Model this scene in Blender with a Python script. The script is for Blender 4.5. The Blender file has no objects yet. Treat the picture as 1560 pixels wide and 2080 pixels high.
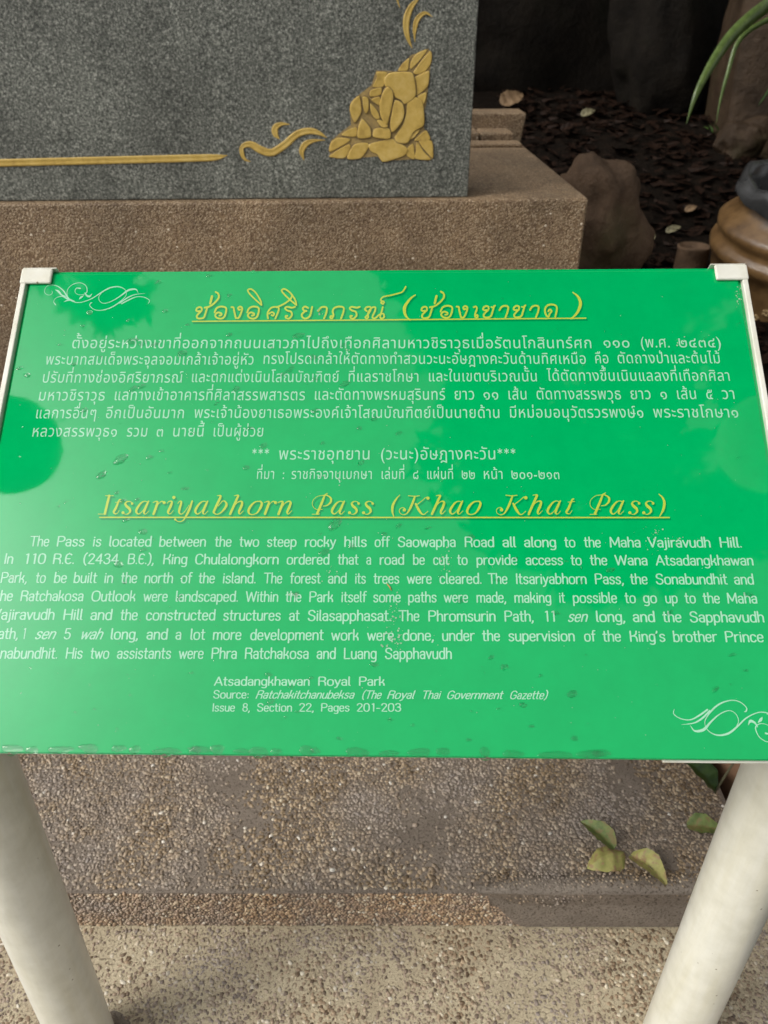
import bpy, math, random
import numpy as np
from mathutils import Vector, Matrix, noise
from mathutils.geometry import delaunay_2d_cdt
random.seed(7); rng = np.random.default_rng(7)
R = math.radians
scene = bpy.context.scene
col = scene.collection

# ------------------------------------------------------------------ camera, sky, sun, exposure
CAM = Vector((0, 0, 1.35)); PITCH = R(33.5); FPX = 1570.0
cd = bpy.data.cameras.new("camera"); cam = bpy.data.objects.new("camera", cd); col.objects.link(cam)
cam.location = CAM; cam.rotation_euler = (R(90) - PITCH, 0, 0)
cd.sensor_width = 36; cd.sensor_fit = 'AUTO'; cd.lens = FPX / 2080 * 36
cd.clip_start = 0.02; cd.clip_end = 200
cd.dof.use_dof = True; cd.dof.focus_distance = 0.80; cd.dof.aperture_fstop = 9.5
scene.camera = cam
SUN_EL, SUN_AZ = R(44), R(246)
world = bpy.data.worlds.new("World"); scene.world = world; world.use_nodes = True
nt = world.node_tree; nt.nodes.clear()
wo = nt.nodes.new("ShaderNodeOutputWorld"); bg = nt.nodes.new("ShaderNodeBackground")
sky = nt.nodes.new("ShaderNodeTexSky"); sky.sky_type = 'NISHITA'; sky.sun_disc = False
sky.sun_elevation = SUN_EL; sky.sun_rotation = SUN_AZ; sky.dust_density = 6; sky.air_density = 1.5; sky.ozone_density = 1
hs = nt.nodes.new("ShaderNodeHueSaturation"); hs.inputs['Saturation'].default_value = 0.04
nt.links.new(sky.outputs[0], hs.inputs['Color']); nt.links.new(hs.outputs[0], bg.inputs[0]); nt.links.new(bg.outputs[0], wo.inputs[0])
bg.inputs[1].default_value = 0.14
sl = bpy.data.lights.new("sun", 'SUN'); sl.energy = 1.0; sl.angle = R(18); sl.color = (1, 0.93, 0.80)
so = bpy.data.objects.new("sun", sl); col.objects.link(so)
sd = Vector((math.sin(SUN_AZ) * math.cos(SUN_EL), math.cos(SUN_AZ) * math.cos(SUN_EL), math.sin(SUN_EL)))
so.rotation_euler = sd.to_track_quat('Z', 'Y').to_euler(); so.location = sd * 20
scene.view_settings.view_transform = 'Standard'; scene.view_settings.look = 'None'
scene.view_settings.exposure = 0.22; scene.view_settings.gamma = 1

# ------------------------------------------------------------------ materials
class N:
    """small node helper"""
    def __init__(s, name, rough=0.6):
        s.m = bpy.data.materials.new(name); s.m.use_nodes = True; s.t = s.m.node_tree
        s.b = s.t.nodes["Principled BSDF"]; s.b.inputs['Roughness'].default_value = rough
        s.tc = s.n('ShaderNodeTexCoord'); s.co = s.tc.outputs['Object']
    def n(s, k, **kw):
        x = s.t.nodes.new(k)
        for a, v in kw.items():
            if a in x.inputs: x.inputs[a].default_value = v
            else: setattr(x, a, v)
        return x
    def l(s, a, b): s.t.links.new(a, b)
    def noise(s, scale, detail=3, rough=0.6, co=None):
        x = s.n('ShaderNodeTexNoise'); x.inputs['Scale'].default_value = scale; x.inputs['Detail'].default_value = detail
        x.inputs['Roughness'].default_value = rough; s.l(co or s.co, x.inputs['Vector']); return x.outputs['Fac']
    def voro(s, scale, out='Distance', feature='F1', co=None):
        x = s.n('ShaderNodeTexVoronoi', feature=feature); x.inputs['Scale'].default_value = scale
        s.l(co or s.co, x.inputs['Vector']); return x.outputs[out]
    def ramp(s, fac, stops, interp='LINEAR'):
        x = s.n('ShaderNodeValToRGB'); x.color_ramp.interpolation = interp
        e = x.color_ramp.elements
        while len(e) < len(stops): e.new(0.5)
        for i, (p, c) in enumerate(stops):
            e[i].position = p; c = (c, c, c) if isinstance(c, (int, float)) else c; e[i].color = (*c, 1)
        s.l(fac, x.inputs[0]); return x.outputs[0]
    def mix(s, fac, a, b, mode='MIX'):
        x = s.n('ShaderNodeMix', data_type='RGBA', blend_type=mode)
        for sock, v in ((x.inputs[0], fac), (x.inputs[6], a), (x.inputs[7], b)):
            if isinstance(v, (int, float)): sock.default_value = v
            elif isinstance(v, tuple): sock.default_value = (*v, 1)
            else: s.l(v, sock)
        return x.outputs[2]
    def color(s, c):
        if isinstance(c, tuple): s.b.inputs['Base Color'].default_value = (*c, 1)
        else: s.l(c, s.b.inputs['Base Color'])
        return s
    def rough(s, v):
        if isinstance(v, float): s.b.inputs['Roughness'].default_value = v
        else: s.l(v, s.b.inputs['Roughness'])
        return s
    def bump(s, h, dist, strength=1.0):
        x = s.n('ShaderNodeBump'); x.inputs['Strength'].default_value = strength; x.inputs['Distance'].default_value = dist
        s.l(h, x.inputs['Height']); s.l(x.outputs[0], s.b.inputs['Normal']); return s
    def coat(s, w, r):
        s.b.inputs['Coat Weight'].default_value = w; s.b.inputs['Coat Roughness'].default_value = r; return s

def mat_granite():
    k = N('grey_granite', 0.45)
    f = k.noise(185, 4, 0.78); g = k.voro(300, 'Color')
    c = k.ramp(f, [(0.37, (0.036, 0.039, 0.033)), (0.47, (0.12, 0.128, 0.11)), (0.55, (0.20, 0.207, 0.18)), (0.65, (0.44, 0.44, 0.39))])
    g2 = k.ramp(k.noise(6, 3), [(0.35, 0.78), (0.7, 1.12)])
    sp = k.ramp(g, [(0.0, 0.66), (0.9, 1.3)])
    mp = k.n('ShaderNodeMapping'); mp.inputs['Scale'].default_value = (9, 9, 0.9); k.l(k.co, mp.inputs['Vector'])
    g2 = k.mix(1.0, g2, k.ramp(k.noise(2.5, 4, 0.6, mp.outputs[0]), [(0.35, 0.86), (0.7, 1.12)]), 'MULTIPLY')
    c = k.mix(1.0, k.mix(1.0, c, sp, 'MULTIPLY'), g2, 'MULTIPLY')
    k.color(c).bump(f, 0.0006, 0.5); return k.m
def mat_plinth():
    k = N('washed_gravel_render', 0.6)
    v = k.voro(210); cc = k.voro(210, 'Color')
    c = k.ramp(cc, [(0.0, (0.24, 0.165, 0.10)), (0.35, (0.36, 0.27, 0.17)), (0.7, (0.44, 0.345, 0.235)), (0.86, (0.52, 0.42, 0.30)), (0.95, (0.9, 0.82, 0.68))], 'CONSTANT')
    e = k.ramp(v, [(0.25, (1, 1, 1)), (0.62, (0.62, 0.57, 0.52))])
    w = k.ramp(k.noise(5, 4, 0.65), [(0.35, (0.72, 0.70, 0.68)), (0.65, (1.1, 1.05, 1.0))])
    k.color(k.mix(1.0, k.mix(1.0, c, e, 'MULTIPLY'), w, 'MULTIPLY')).bump(k.ramp(v, [(0, 1.0), (0.7, 0.0)]), 0.0022, 0.8); return k.m
def mat_cement(name, a, b, pit=0.5):
    k = N(name, 0.75)
    f = k.noise(14, 5, 0.7); v = k.voro(230); n2 = k.noise(420, 3, 0.7)
    c = k.ramp(f, [(0.3, a), (0.7, b)])
    p = k.ramp(k.noise(230, 4, 0.75), [(0.34, (pit * .5, pit * .42, pit * .36)), (0.47, (1, 1, 1))])
    r = k.ramp(n2, [(0.3, 0.75), (0.7, 1.15)])
    c = k.mix(1.0, k.mix(1.0, c, p, 'MULTIPLY'), r, 'MULTIPLY')
    k.color(c).bump(k.mix(0.4, p, n2), 0.002, 0.9); return k.m
def mat_pebble(name, warm):
    k = N(name, 0.5)
    at = k.n('ShaderNodeAttribute', attribute_name='tone'); f = at.outputs['Fac']
    if warm == 2: st = [(0.0, (0.24, 0.15, 0.085)), (0.4, (0.40, 0.26, 0.155)), (0.75, (0.50, 0.35, 0.21)), (0.93, (0.60, 0.47, 0.31)), (1, (0.75, 0.68, 0.55))]
    elif warm == 1: st = [(0.0, (0.10, 0.065, 0.036)), (0.3, (0.21, 0.145, 0.08)), (0.6, (0.31, 0.225, 0.14)), (0.9, (0.40, 0.305, 0.20)), (0.985, (0.46, 0.38, 0.27)), (1, (0.75, 0.70, 0.62))]
    else: st = [(0.0, (0.09, 0.055, 0.03)), (0.3, (0.22, 0.15, 0.09)), (0.65, (0.36, 0.26, 0.165)), (0.9, (0.50, 0.41, 0.28)), (1, (0.70, 0.64, 0.52))]
    c = k.ramp(f, st)
    big = k.noise(5.5, 4, 0.6)
    c = k.mix(k.ramp(big, [(0.42, 0.0), (0.63, 0.72)]), c, (0.29, 0.25, 0.225))     # lime and dirt film in patches
    c = k.mix(1.0, c, k.ramp(k.noise(160, 2), [(0.3, 0.7), (0.7, 1.2)]), 'MULTIPLY')
    k.color(c).bump(k.noise(700, 2), 0.0004, 0.6); return k.m
def mat_gold():
    k = N('gold_paint', 0.42)
    c = k.ramp(k.noise(40, 5, 0.7), [(0.3, (0.46, 0.30, 0.07)), (0.5, (0.60, 0.41, 0.10)), (0.75, (0.68, 0.50, 0.17))])
    k.color(c).bump(k.noise(260, 3), 0.0006, 0.5); k.b.inputs['Metallic'].default_value = 0.0; return k.m
def mat_groove():
    k = N('bare_carved_groove', 0.7); k.color(k.ramp(k.noise(200, 4), [(0.35, (0.08, 0.055, 0.038)), (0.65, (0.16, 0.115, 0.07))])); return k.m
def mat_white():
    k = N('white_enamel', 0.32)
    c = k.ramp(k.noise(30, 4, 0.6), [(0.3, (0.64, 0.63, 0.55)), (0.6, (0.73, 0.72, 0.64))])
    s = k.ramp(k.voro(38), [(0.035, (0.35, 0.30, 0.22)), (0.06, (1, 1, 1))])
    mp = k.n('ShaderNodeMapping'); mp.inputs['Scale'].default_value = (14, 14, 1.6); k.l(k.co, mp.inputs['Vector'])
    g = k.ramp(k.noise(2.2, 5, 0.65, mp.outputs[0]), [(0.42, (1, 1, 1)), (0.72, (0.90, 0.88, 0.80))])
    c = k.mix(1.0, c, g, 'MULTIPLY')
    k.color(k.mix(1.0, c, s, 'MULTIPLY')).bump(k.noise(60, 3), 0.0003, 0.5); return k.m
PANEL = (0.0, 0.365, 0.098)
def mat_print(name, c, var=0.05, r=0.5):
    k = N(name, r)
    lo = tuple(x * (1 - var) for x in c); hi = tuple(x * (1 + var) for x in c)
    k.color(k.ramp(k.noise(25, 5, 0.7), [(0.3, lo), (0.7, hi)])).coat(1.0, 0.06)
    k.b.inputs['Specular IOR Level'].default_value = 0.0; k.b.inputs['Coat IOR'].default_value = 1.53
    x = k.n('ShaderNodeBump'); x.inputs['Strength'].default_value = 0.25; x.inputs['Distance'].default_value = 0.0002
    k.l(k.noise(14, 4, 0.6), x.inputs['Height']); k.l(x.outputs[0], k.b.inputs['Coat Normal'])
    k.l(k.ramp(k.noise(9, 5, 0.7), [(0.35, 0.02), (0.7, 0.06)]), k.b.inputs['Coat Roughness'])
    return k.m
def mat_water():
    k = N('clear_water', 0.0); k.color((1, 1, 1)); k.b.inputs['Transmission Weight'].default_value = 1; k.b.inputs['IOR'].default_value = 1.33
    return k.m
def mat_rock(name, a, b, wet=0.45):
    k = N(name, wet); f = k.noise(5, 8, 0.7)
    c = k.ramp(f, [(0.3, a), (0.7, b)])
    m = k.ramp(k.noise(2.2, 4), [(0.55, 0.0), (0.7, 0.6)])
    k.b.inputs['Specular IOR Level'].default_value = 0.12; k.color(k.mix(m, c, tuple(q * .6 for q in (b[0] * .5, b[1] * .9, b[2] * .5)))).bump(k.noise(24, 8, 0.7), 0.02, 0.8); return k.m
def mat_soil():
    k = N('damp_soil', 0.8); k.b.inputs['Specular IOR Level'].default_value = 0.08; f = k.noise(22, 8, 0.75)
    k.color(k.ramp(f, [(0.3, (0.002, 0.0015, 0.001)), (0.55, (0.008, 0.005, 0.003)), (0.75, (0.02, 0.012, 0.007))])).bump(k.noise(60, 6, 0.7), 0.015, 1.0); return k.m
def mat_leaf(name, a, b, r=0.4, spots=None):
    k = N(name, r); k.b.inputs['Specular IOR Level'].default_value = 0.1 if 'litter' in name else 0.4; c = k.ramp(k.noise(60, 4, 0.6), [(0.35, a), (0.65, b)])
    if spots: c = k.mix(k.ramp(k.noise(95, 3, 0.6), [(0.50, 0.0), (0.60, 0.85)]), c, spots)
    k.color(c).bump(k.noise(200, 2), 0.0006, 0.5); k.b.inputs['Subsurface Weight'].default_value = 0.0
    return k.m
def mat_glaze():
    k = N('ochre_glaze', 0.28); f = k.noise(9, 6, 0.7)
    k.color(k.ramp(f, [(0.3, (0.06, 0.033, 0.014)), (0.5, (0.16, 0.09, 0.036)), (0.75, (0.25, 0.15, 0.065))])).bump(k.noise(40, 4), 0.003, 0.6); return k.m
def mat_plain(name, a, b, scale=20, r=0.5, bd=0.001):
    k = N(name, r); f = k.noise(scale, 5, 0.65); k.color(k.ramp(f, [(0.3, a), (0.7, b)])).bump(f, bd, 0.6); return k.m
M = dict(granite=mat_granite(), plinth=mat_plinth(), gold=mat_gold(), groove=mat_groove(), dull=mat_plain('worn_gilding', (0.24, 0.17, 0.075), (0.46, 0.32, 0.11), 90, 0.55, 0.0005), white=mat_white(),
    stepc=mat_cement('step_mortar', (0.16, 0.125, 0.095), (0.24, 0.195, 0.155)), pavec=mat_cement('pavement_mortar', (0.39, 0.32, 0.215), (0.54, 0.46, 0.32), 0.5),
    greyc=mat_cement('grey_mortar', (0.18, 0.145, 0.115), (0.27, 0.225, 0.18), 0.65),
    peb=mat_pebble('step_pebbles', 1), pebw=mat_pebble('riser_pebbles', 2), pebp=mat_pebble('pavement_pebbles', 0),
    panel=mat_print('green_panel', PANEL, 0.05), ink=mat_print('pale_ink', (0.31, 0.61, 0.42), 0.03), yel=mat_print('yellow_ink', (0.42, 0.52, 0.06), 0.03),
    shade=mat_print('dark_green_ink', (0.0, 0.24, 0.07), 0.03), water=mat_water(),
    rockl=mat_rock('tan_rock', (0.05, 0.032, 0.02), (0.18, 0.115, 0.072)), rock=mat_rock('brown_rock', (0.020, 0.013, 0.008), (0.065, 0.043, 0.027)), rockd=mat_rock('dark_rock', (0.003, 0.0022, 0.0015), (0.012, 0.009, 0.006), 0.8),  # dark_rock: near-black, the garden's deep shade is put into its colour
    soil=mat_soil(), glaze=mat_glaze(), relief=mat_plain('cream_relief', (0.42, 0.28, 0.13), (0.52, 0.37, 0.19), 30, 0.35),
    plastic=mat_plain('black_plastic', (0.02, 0.02, 0.02), (0.06, 0.06, 0.06), 12, 0.22), terra=mat_plain('terracotta', (0.30, 0.16, 0.09), (0.42, 0.25, 0.15), 14, 0.6),
    lfall=mat_leaf('withering_leaf', (0.09, 0.13, 0.035), (0.17, 0.21, 0.06), 0.5, (0.20, 0.15, 0.06)), lgreen=mat_leaf('green_leaf', (0.045, 0.10, 0.018), (0.09, 0.17, 0.03)), ldark=mat_leaf('dark_leaf', (0.020, 0.05, 0.012), (0.045, 0.09, 0.018)),
    lyel=mat_leaf('yellowing_leaf', (0.24, 0.24, 0.07), (0.40, 0.36, 0.12), 0.5, (0.30, 0.18, 0.10)), lbrown=mat_leaf('brown_leaf', (0.10, 0.06, 0.03), (0.20, 0.13, 0.07), 0.6),
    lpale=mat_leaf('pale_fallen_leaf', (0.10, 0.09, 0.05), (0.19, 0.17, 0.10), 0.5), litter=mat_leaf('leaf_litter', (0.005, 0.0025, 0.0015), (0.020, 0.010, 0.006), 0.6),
    blade=mat_leaf('blade_leaf', (0.055, 0.09, 0.018), (0.10, 0.15, 0.035), 0.3), bark=mat_plain('bark', (0.05, 0.035, 0.025), (0.12, 0.09, 0.06), 12, 0.8, 0.01),
    ball_pale=mat_plain('pale_ball_skin', (0.62, 0.62, 0.58), (0.72, 0.72, 0.68), 8, 0.7), dirt=mat_plain('dried_dirt', (0.20, 0.36, 0.22), (0.34, 0.50, 0.34), 90, 0.8),
    rust=mat_plain('rust_stain', (0.16, 0.07, 0.02), (0.30, 0.15, 0.05), 50, 0.7), ball_dark=mat_plain('dark_ball_skin', (0.02, 0.05, 0.03), (0.04, 0.07, 0.04), 8, 0.7), straw=mat_plain('straw', (0.45, 0.22, 0.06), (0.55, 0.30, 0.10), 90, 0.6))

# ------------------------------------------------------------------ object helpers
WL = {}                      # world location of each parentable object
def root(name, loc, label, cat, group=None):
    o = bpy.data.objects.new(name, None); col.objects.link(o); o.location = loc; o.empty_display_size = 0.1
    WL[o.name] = Vector(loc); tag(o, label, cat, group); return o
def tag(o, label=None, cat=None, group=None, kind=None):
    for k, v in (('label', label), ('category', cat), ('group', group), ('kind', kind)):
        if v: o[k] = v
    return o
def obj(name, verts, faces, mat, parent=None, smooth=False, loc=None):
    """verts in world coordinates; the object's origin is its parent's, or loc"""
    V = np.asarray(verts, dtype=np.float64).reshape(-1, 3)
    L = WL[parent.name] if parent else Vector(loc if loc is not None else (0, 0, 0))
    V = V - np.array(L)
    me = bpy.data.meshes.new(name)
    if isinstance(faces, np.ndarray):
        n = len(faces); k = faces.shape[1]
        me.vertices.add(len(V)); me.vertices.foreach_set('co', V.astype(np.float32).ravel())
        me.loops.add(n * k); me.loops.foreach_set('vertex_index', faces.astype(np.int32).ravel())
        me.polygons.add(n); me.polygons.foreach_set('loop_start', np.arange(0, n * k, k, dtype=np.int32))
        me.update(calc_edges=True); me.validate()
    else:
        me.from_pydata([tuple(v) for v in V], [], faces)
    me.materials.append(mat)
    if smooth: me.polygons.foreach_set('use_smooth', [True] * len(me.polygons))
    me.update()
    o = bpy.data.objects.new(name, me); col.objects.link(o)
    if parent: o.parent = parent; WL[o.name] = L
    else: o.location = L; WL[o.name] = L
    return o
def struct(name, verts, faces, mat, **kw):
    return tag(obj(name, verts, faces, mat, **kw), kind='structure')
def frame_box(o, ax, ay, az, a, b, c, r=0.0):
    """box spanning a,b,c ranges along the axes from o; r bevels the outline of every edge"""
    o, ax, ay, az = map(lambda q: np.array(q, float), (o, ax, ay, az))
    V = []; 
    if r <= 0:
        for z in c:
            for x, y in ((a[0], b[0]), (a[1], b[0]), (a[1], b[1]), (a[0], b[1])): V.append(o + ax * x + ay * y + az * z)
        return V, [(3, 2, 1, 0), (4, 5, 6, 7), (0, 1, 5, 4), (1, 2, 6, 5), (2, 3, 7, 6), (3, 0, 4, 7)]
    F = []; rings = []
    for zi, (z, ins) in enumerate(((c[0], r), (c[0] + r * .3, r * .3), (c[0] + r, 0), (c[1] - r, 0), (c[1] - r * .3, r * .3), (c[1], r))):
        ring = []
        for cx, cy, q in ((a[1], b[1], 0), (a[0], b[1], 1), (a[0], b[0], 2), (a[1], b[0], 3)):
            sx = 1 if cx == a[1] else -1; sy = 1 if cy == b[1] else -1
            for t in (0, .5, 1):
                th = (q + t) * math.pi / 2; rr = max(r - ins, r * .02)
                V.append(o + ax * (cx - sx * r + math.cos(th) * rr) + ay * (cy - sy * r + math.sin(th) * rr) + az * z); ring.append(len(V) - 1)
        rings.append(ring)
    for p, q in zip(rings, rings[1:]):
        for i in range(12): F.append((p[i], p[(i + 1) % 12], q[(i + 1) % 12], q[i]))
    F.append(tuple(reversed(rings[0]))); F.append(tuple(rings[-1])); return V, F
def tube(path, radii, seg=12, cap=True):
    V = []; F = []; P = [Vector(p) for p in path]
    up = None
    for i, p in enumerate(P):
        d = (P[min(i + 1, len(P) - 1)] - P[max(i - 1, 0)]).normalized()
        if up is None: up = d.orthogonal().normalized()
        s = d.cross(up).normalized(); up = s.cross(d).normalized()
        for k in range(seg):
            t = 2 * math.pi * k / seg; V.append(p + (s * math.cos(t) + up * math.sin(t)) * radii[i])
    for i in range(len(P) - 1):
        for k in range(seg):
            a = i * seg + k; b = i * seg + (k + 1) % seg; F.append((a, b, b + seg, a + seg))
    if cap: F.append(tuple(range(seg))[::-1]); F.append(tuple(range((len(P) - 1) * seg, len(P) * seg)))
    return V, F
def lathe(c, prof, seg=48, wob=0.0):
    V = []; F = []
    for r, z in prof:
        for k in range(seg):
            t = 2 * math.pi * k / seg; rr = r * (1 + wob * math.sin(3 * t + z * 9)); V.append((c[0] + rr * math.cos(t), c[1] + rr * math.sin(t), c[2] + z))
    for i in range(len(prof) - 1):
        for k in range(seg):
            a = i * seg + k; b = i * seg + (k + 1) % seg; F.append((a, b, b + seg, a + seg))
    return V, F

# measurements were taken from the photograph as sight lines; each is carried onto the real surface it belongs to
SP, CP = math.sin(PITCH), math.cos(PITCH)
def sight(px, py):
    a = (px - 780) / FPX; b = (1040 - py) / FPX
    return Vector((a, CP + b * SP, -SP + b * CP))
def on_plane(px, py, o, n):
    d = sight(px, py); t = (Vector(o) - CAM).dot(n) / d.dot(n); return CAM + d * t
def on_z(px, py, z): return on_plane(px, py, (0, 0, z), Vector((0, 0, 1)))

# ------------------------------------------------------------------ 2-D outlines -> flat print
def catmull(P, n=6):
    P = [np.array(p, float) for p in P]; out = []
    if len(P) < 3: return P
    Q = [2 * P[0] - P[1]] + P + [2 * P[-1] - P[-2]]
    for i in range(1, len(Q) - 2):
        a, b, c, d = Q[i - 1:i + 3]
        if np.allclose(a[:2], b[:2]): a = 2 * b - c
        if np.allclose(c[:2], d[:2]): d = 2 * c - b
        if np.allclose(b[:2], c[:2]): continue
        for k in range(n):
            t = k / n; out.append(.5 * ((2 * b) + (c - a) * t + (2 * a - 5 * b + 4 * c - d) * t * t + (3 * b - a - 3 * c + d) * t ** 3))
    out.append(P[-1]); return out
def ribbon(P, n=6, smooth=True, caps=4):
    """outline of a pen stroke through (x, y, width)"""
    Q = catmull(P, n) if smooth else [np.array(p, float) for p in P]
    L = []; Rr = []; k = len(Q)
    for i in range(k):
        d = Q[min(i + 1, k - 1)][:2] - Q[max(i - 1, 0)][:2]; l = np.hypot(*d)
        d = d / l if l > 1e-9 else np.array([1., 0]); nn = np.array([-d[1], d[0]]); w = max(Q[i][2], .2) / 2
        L.append(Q[i][:2] + nn * w); Rr.append(Q[i][:2] - nn * w)
    def cap(c, d, w):
        a0 = math.atan2(d[1], d[0]); return [c + w * np.array([math.cos(a0 + t), math.sin(a0 + t)]) for t in np.linspace(math.pi / 2, -math.pi / 2, caps + 2)[1:-1]]
    d1 = Q[-1][:2] - Q[-2][:2]; d0 = Q[0][:2] - Q[1][:2]
    return L + cap(Q[-1][:2], d1, max(Q[-1][2], .2) / 2) + Rr[::-1] + cap(Q[0][:2], d0, max(Q[0][2], .2) / 2)
def disc(x, y, r, n=14): return [np.array([x + r * math.cos(2 * math.pi * k / n), y + r * math.sin(2 * math.pi * k / n)]) for k in range(n)]
def area(p):
    a = np.array(p); return .5 * np.sum(a[:, 0] * np.roll(a[:, 1], -1) - np.roll(a[:, 0], -1) * a[:, 1])
def fill(groups):
    """triangles covering the union of the groups; inside a group the contours' non-zero winding decides"""
    vs = []; es = []; G = []
    for g in groups:
        S = []
        for p in g:
            if len(p) < 3: continue
            i0 = len(vs); n = len(p)
            for k in range(n):
                q = p[(k + 1) % n]; vs.append(Vector((float(p[k][0]), float(p[k][1])))); es.append((i0 + k, i0 + (k + 1) % n)); S.append((p[k][0], p[k][1], q[0], q[1]))
        if S: G.append(np.array(S, float))
    if not vs: return np.zeros((0, 2)), np.zeros((0, 3), int)
    ov, _, of, *_ = delaunay_2d_cdt(vs, es, [], 0, 1e-7)
    ov = np.array([tuple(v) for v in ov]); of = np.array([f for f in of if len(f) == 3])
    if not len(of): return ov, np.zeros((0, 3), int)
    c = ov[of].mean(1); x, y = c[:, :1], c[:, 1:]; keep = np.zeros(len(of), bool)
    for S in G:
        up = (S[:, 1] <= y) & (S[:, 3] > y); dn = (S[:, 1] > y) & (S[:, 3] <= y)
        side = (S[:, 2] - S[:, 0]) * (y - S[:, 1]) - (x - S[:, 0]) * (S[:, 3] - S[:, 1])
        keep |= ((up & (side > 0)).sum(1) - (dn & (side < 0)).sum(1)) != 0
    return ov, of[keep]

def translucent(m, w):
    t = m.node_tree; b = t.nodes["Principled BSDF"]; o = t.nodes["Material Output"]; tr = t.nodes.new('ShaderNodeBsdfTranslucent'); tr.inputs[0].default_value = (0.9, 0.9, 0.86, 1)
    mx_ = t.nodes.new('ShaderNodeMixShader'); mx_.inputs[0].default_value = w; t.links.new(b.outputs[0], mx_.inputs[1]); t.links.new(tr.outputs[0], mx_.inputs[2]); t.links.new(mx_.outputs[0], o.inputs[0])
translucent(M['ball_pale'], 0.6)
t_ = M['water'].node_tree; tp = t_.nodes.new('ShaderNodeBsdfTransparent'); mw = t_.nodes.new('ShaderNodeMixShader'); mw.inputs[0].default_value = 0.28
t_.links.new(t_.nodes['Principled BSDF'].outputs[0], mw.inputs[1]); t_.links.new(tp.outputs[0], mw.inputs[2]); t_.links.new(mw.outputs[0], t_.nodes['Material Output'].inputs[0])

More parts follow.
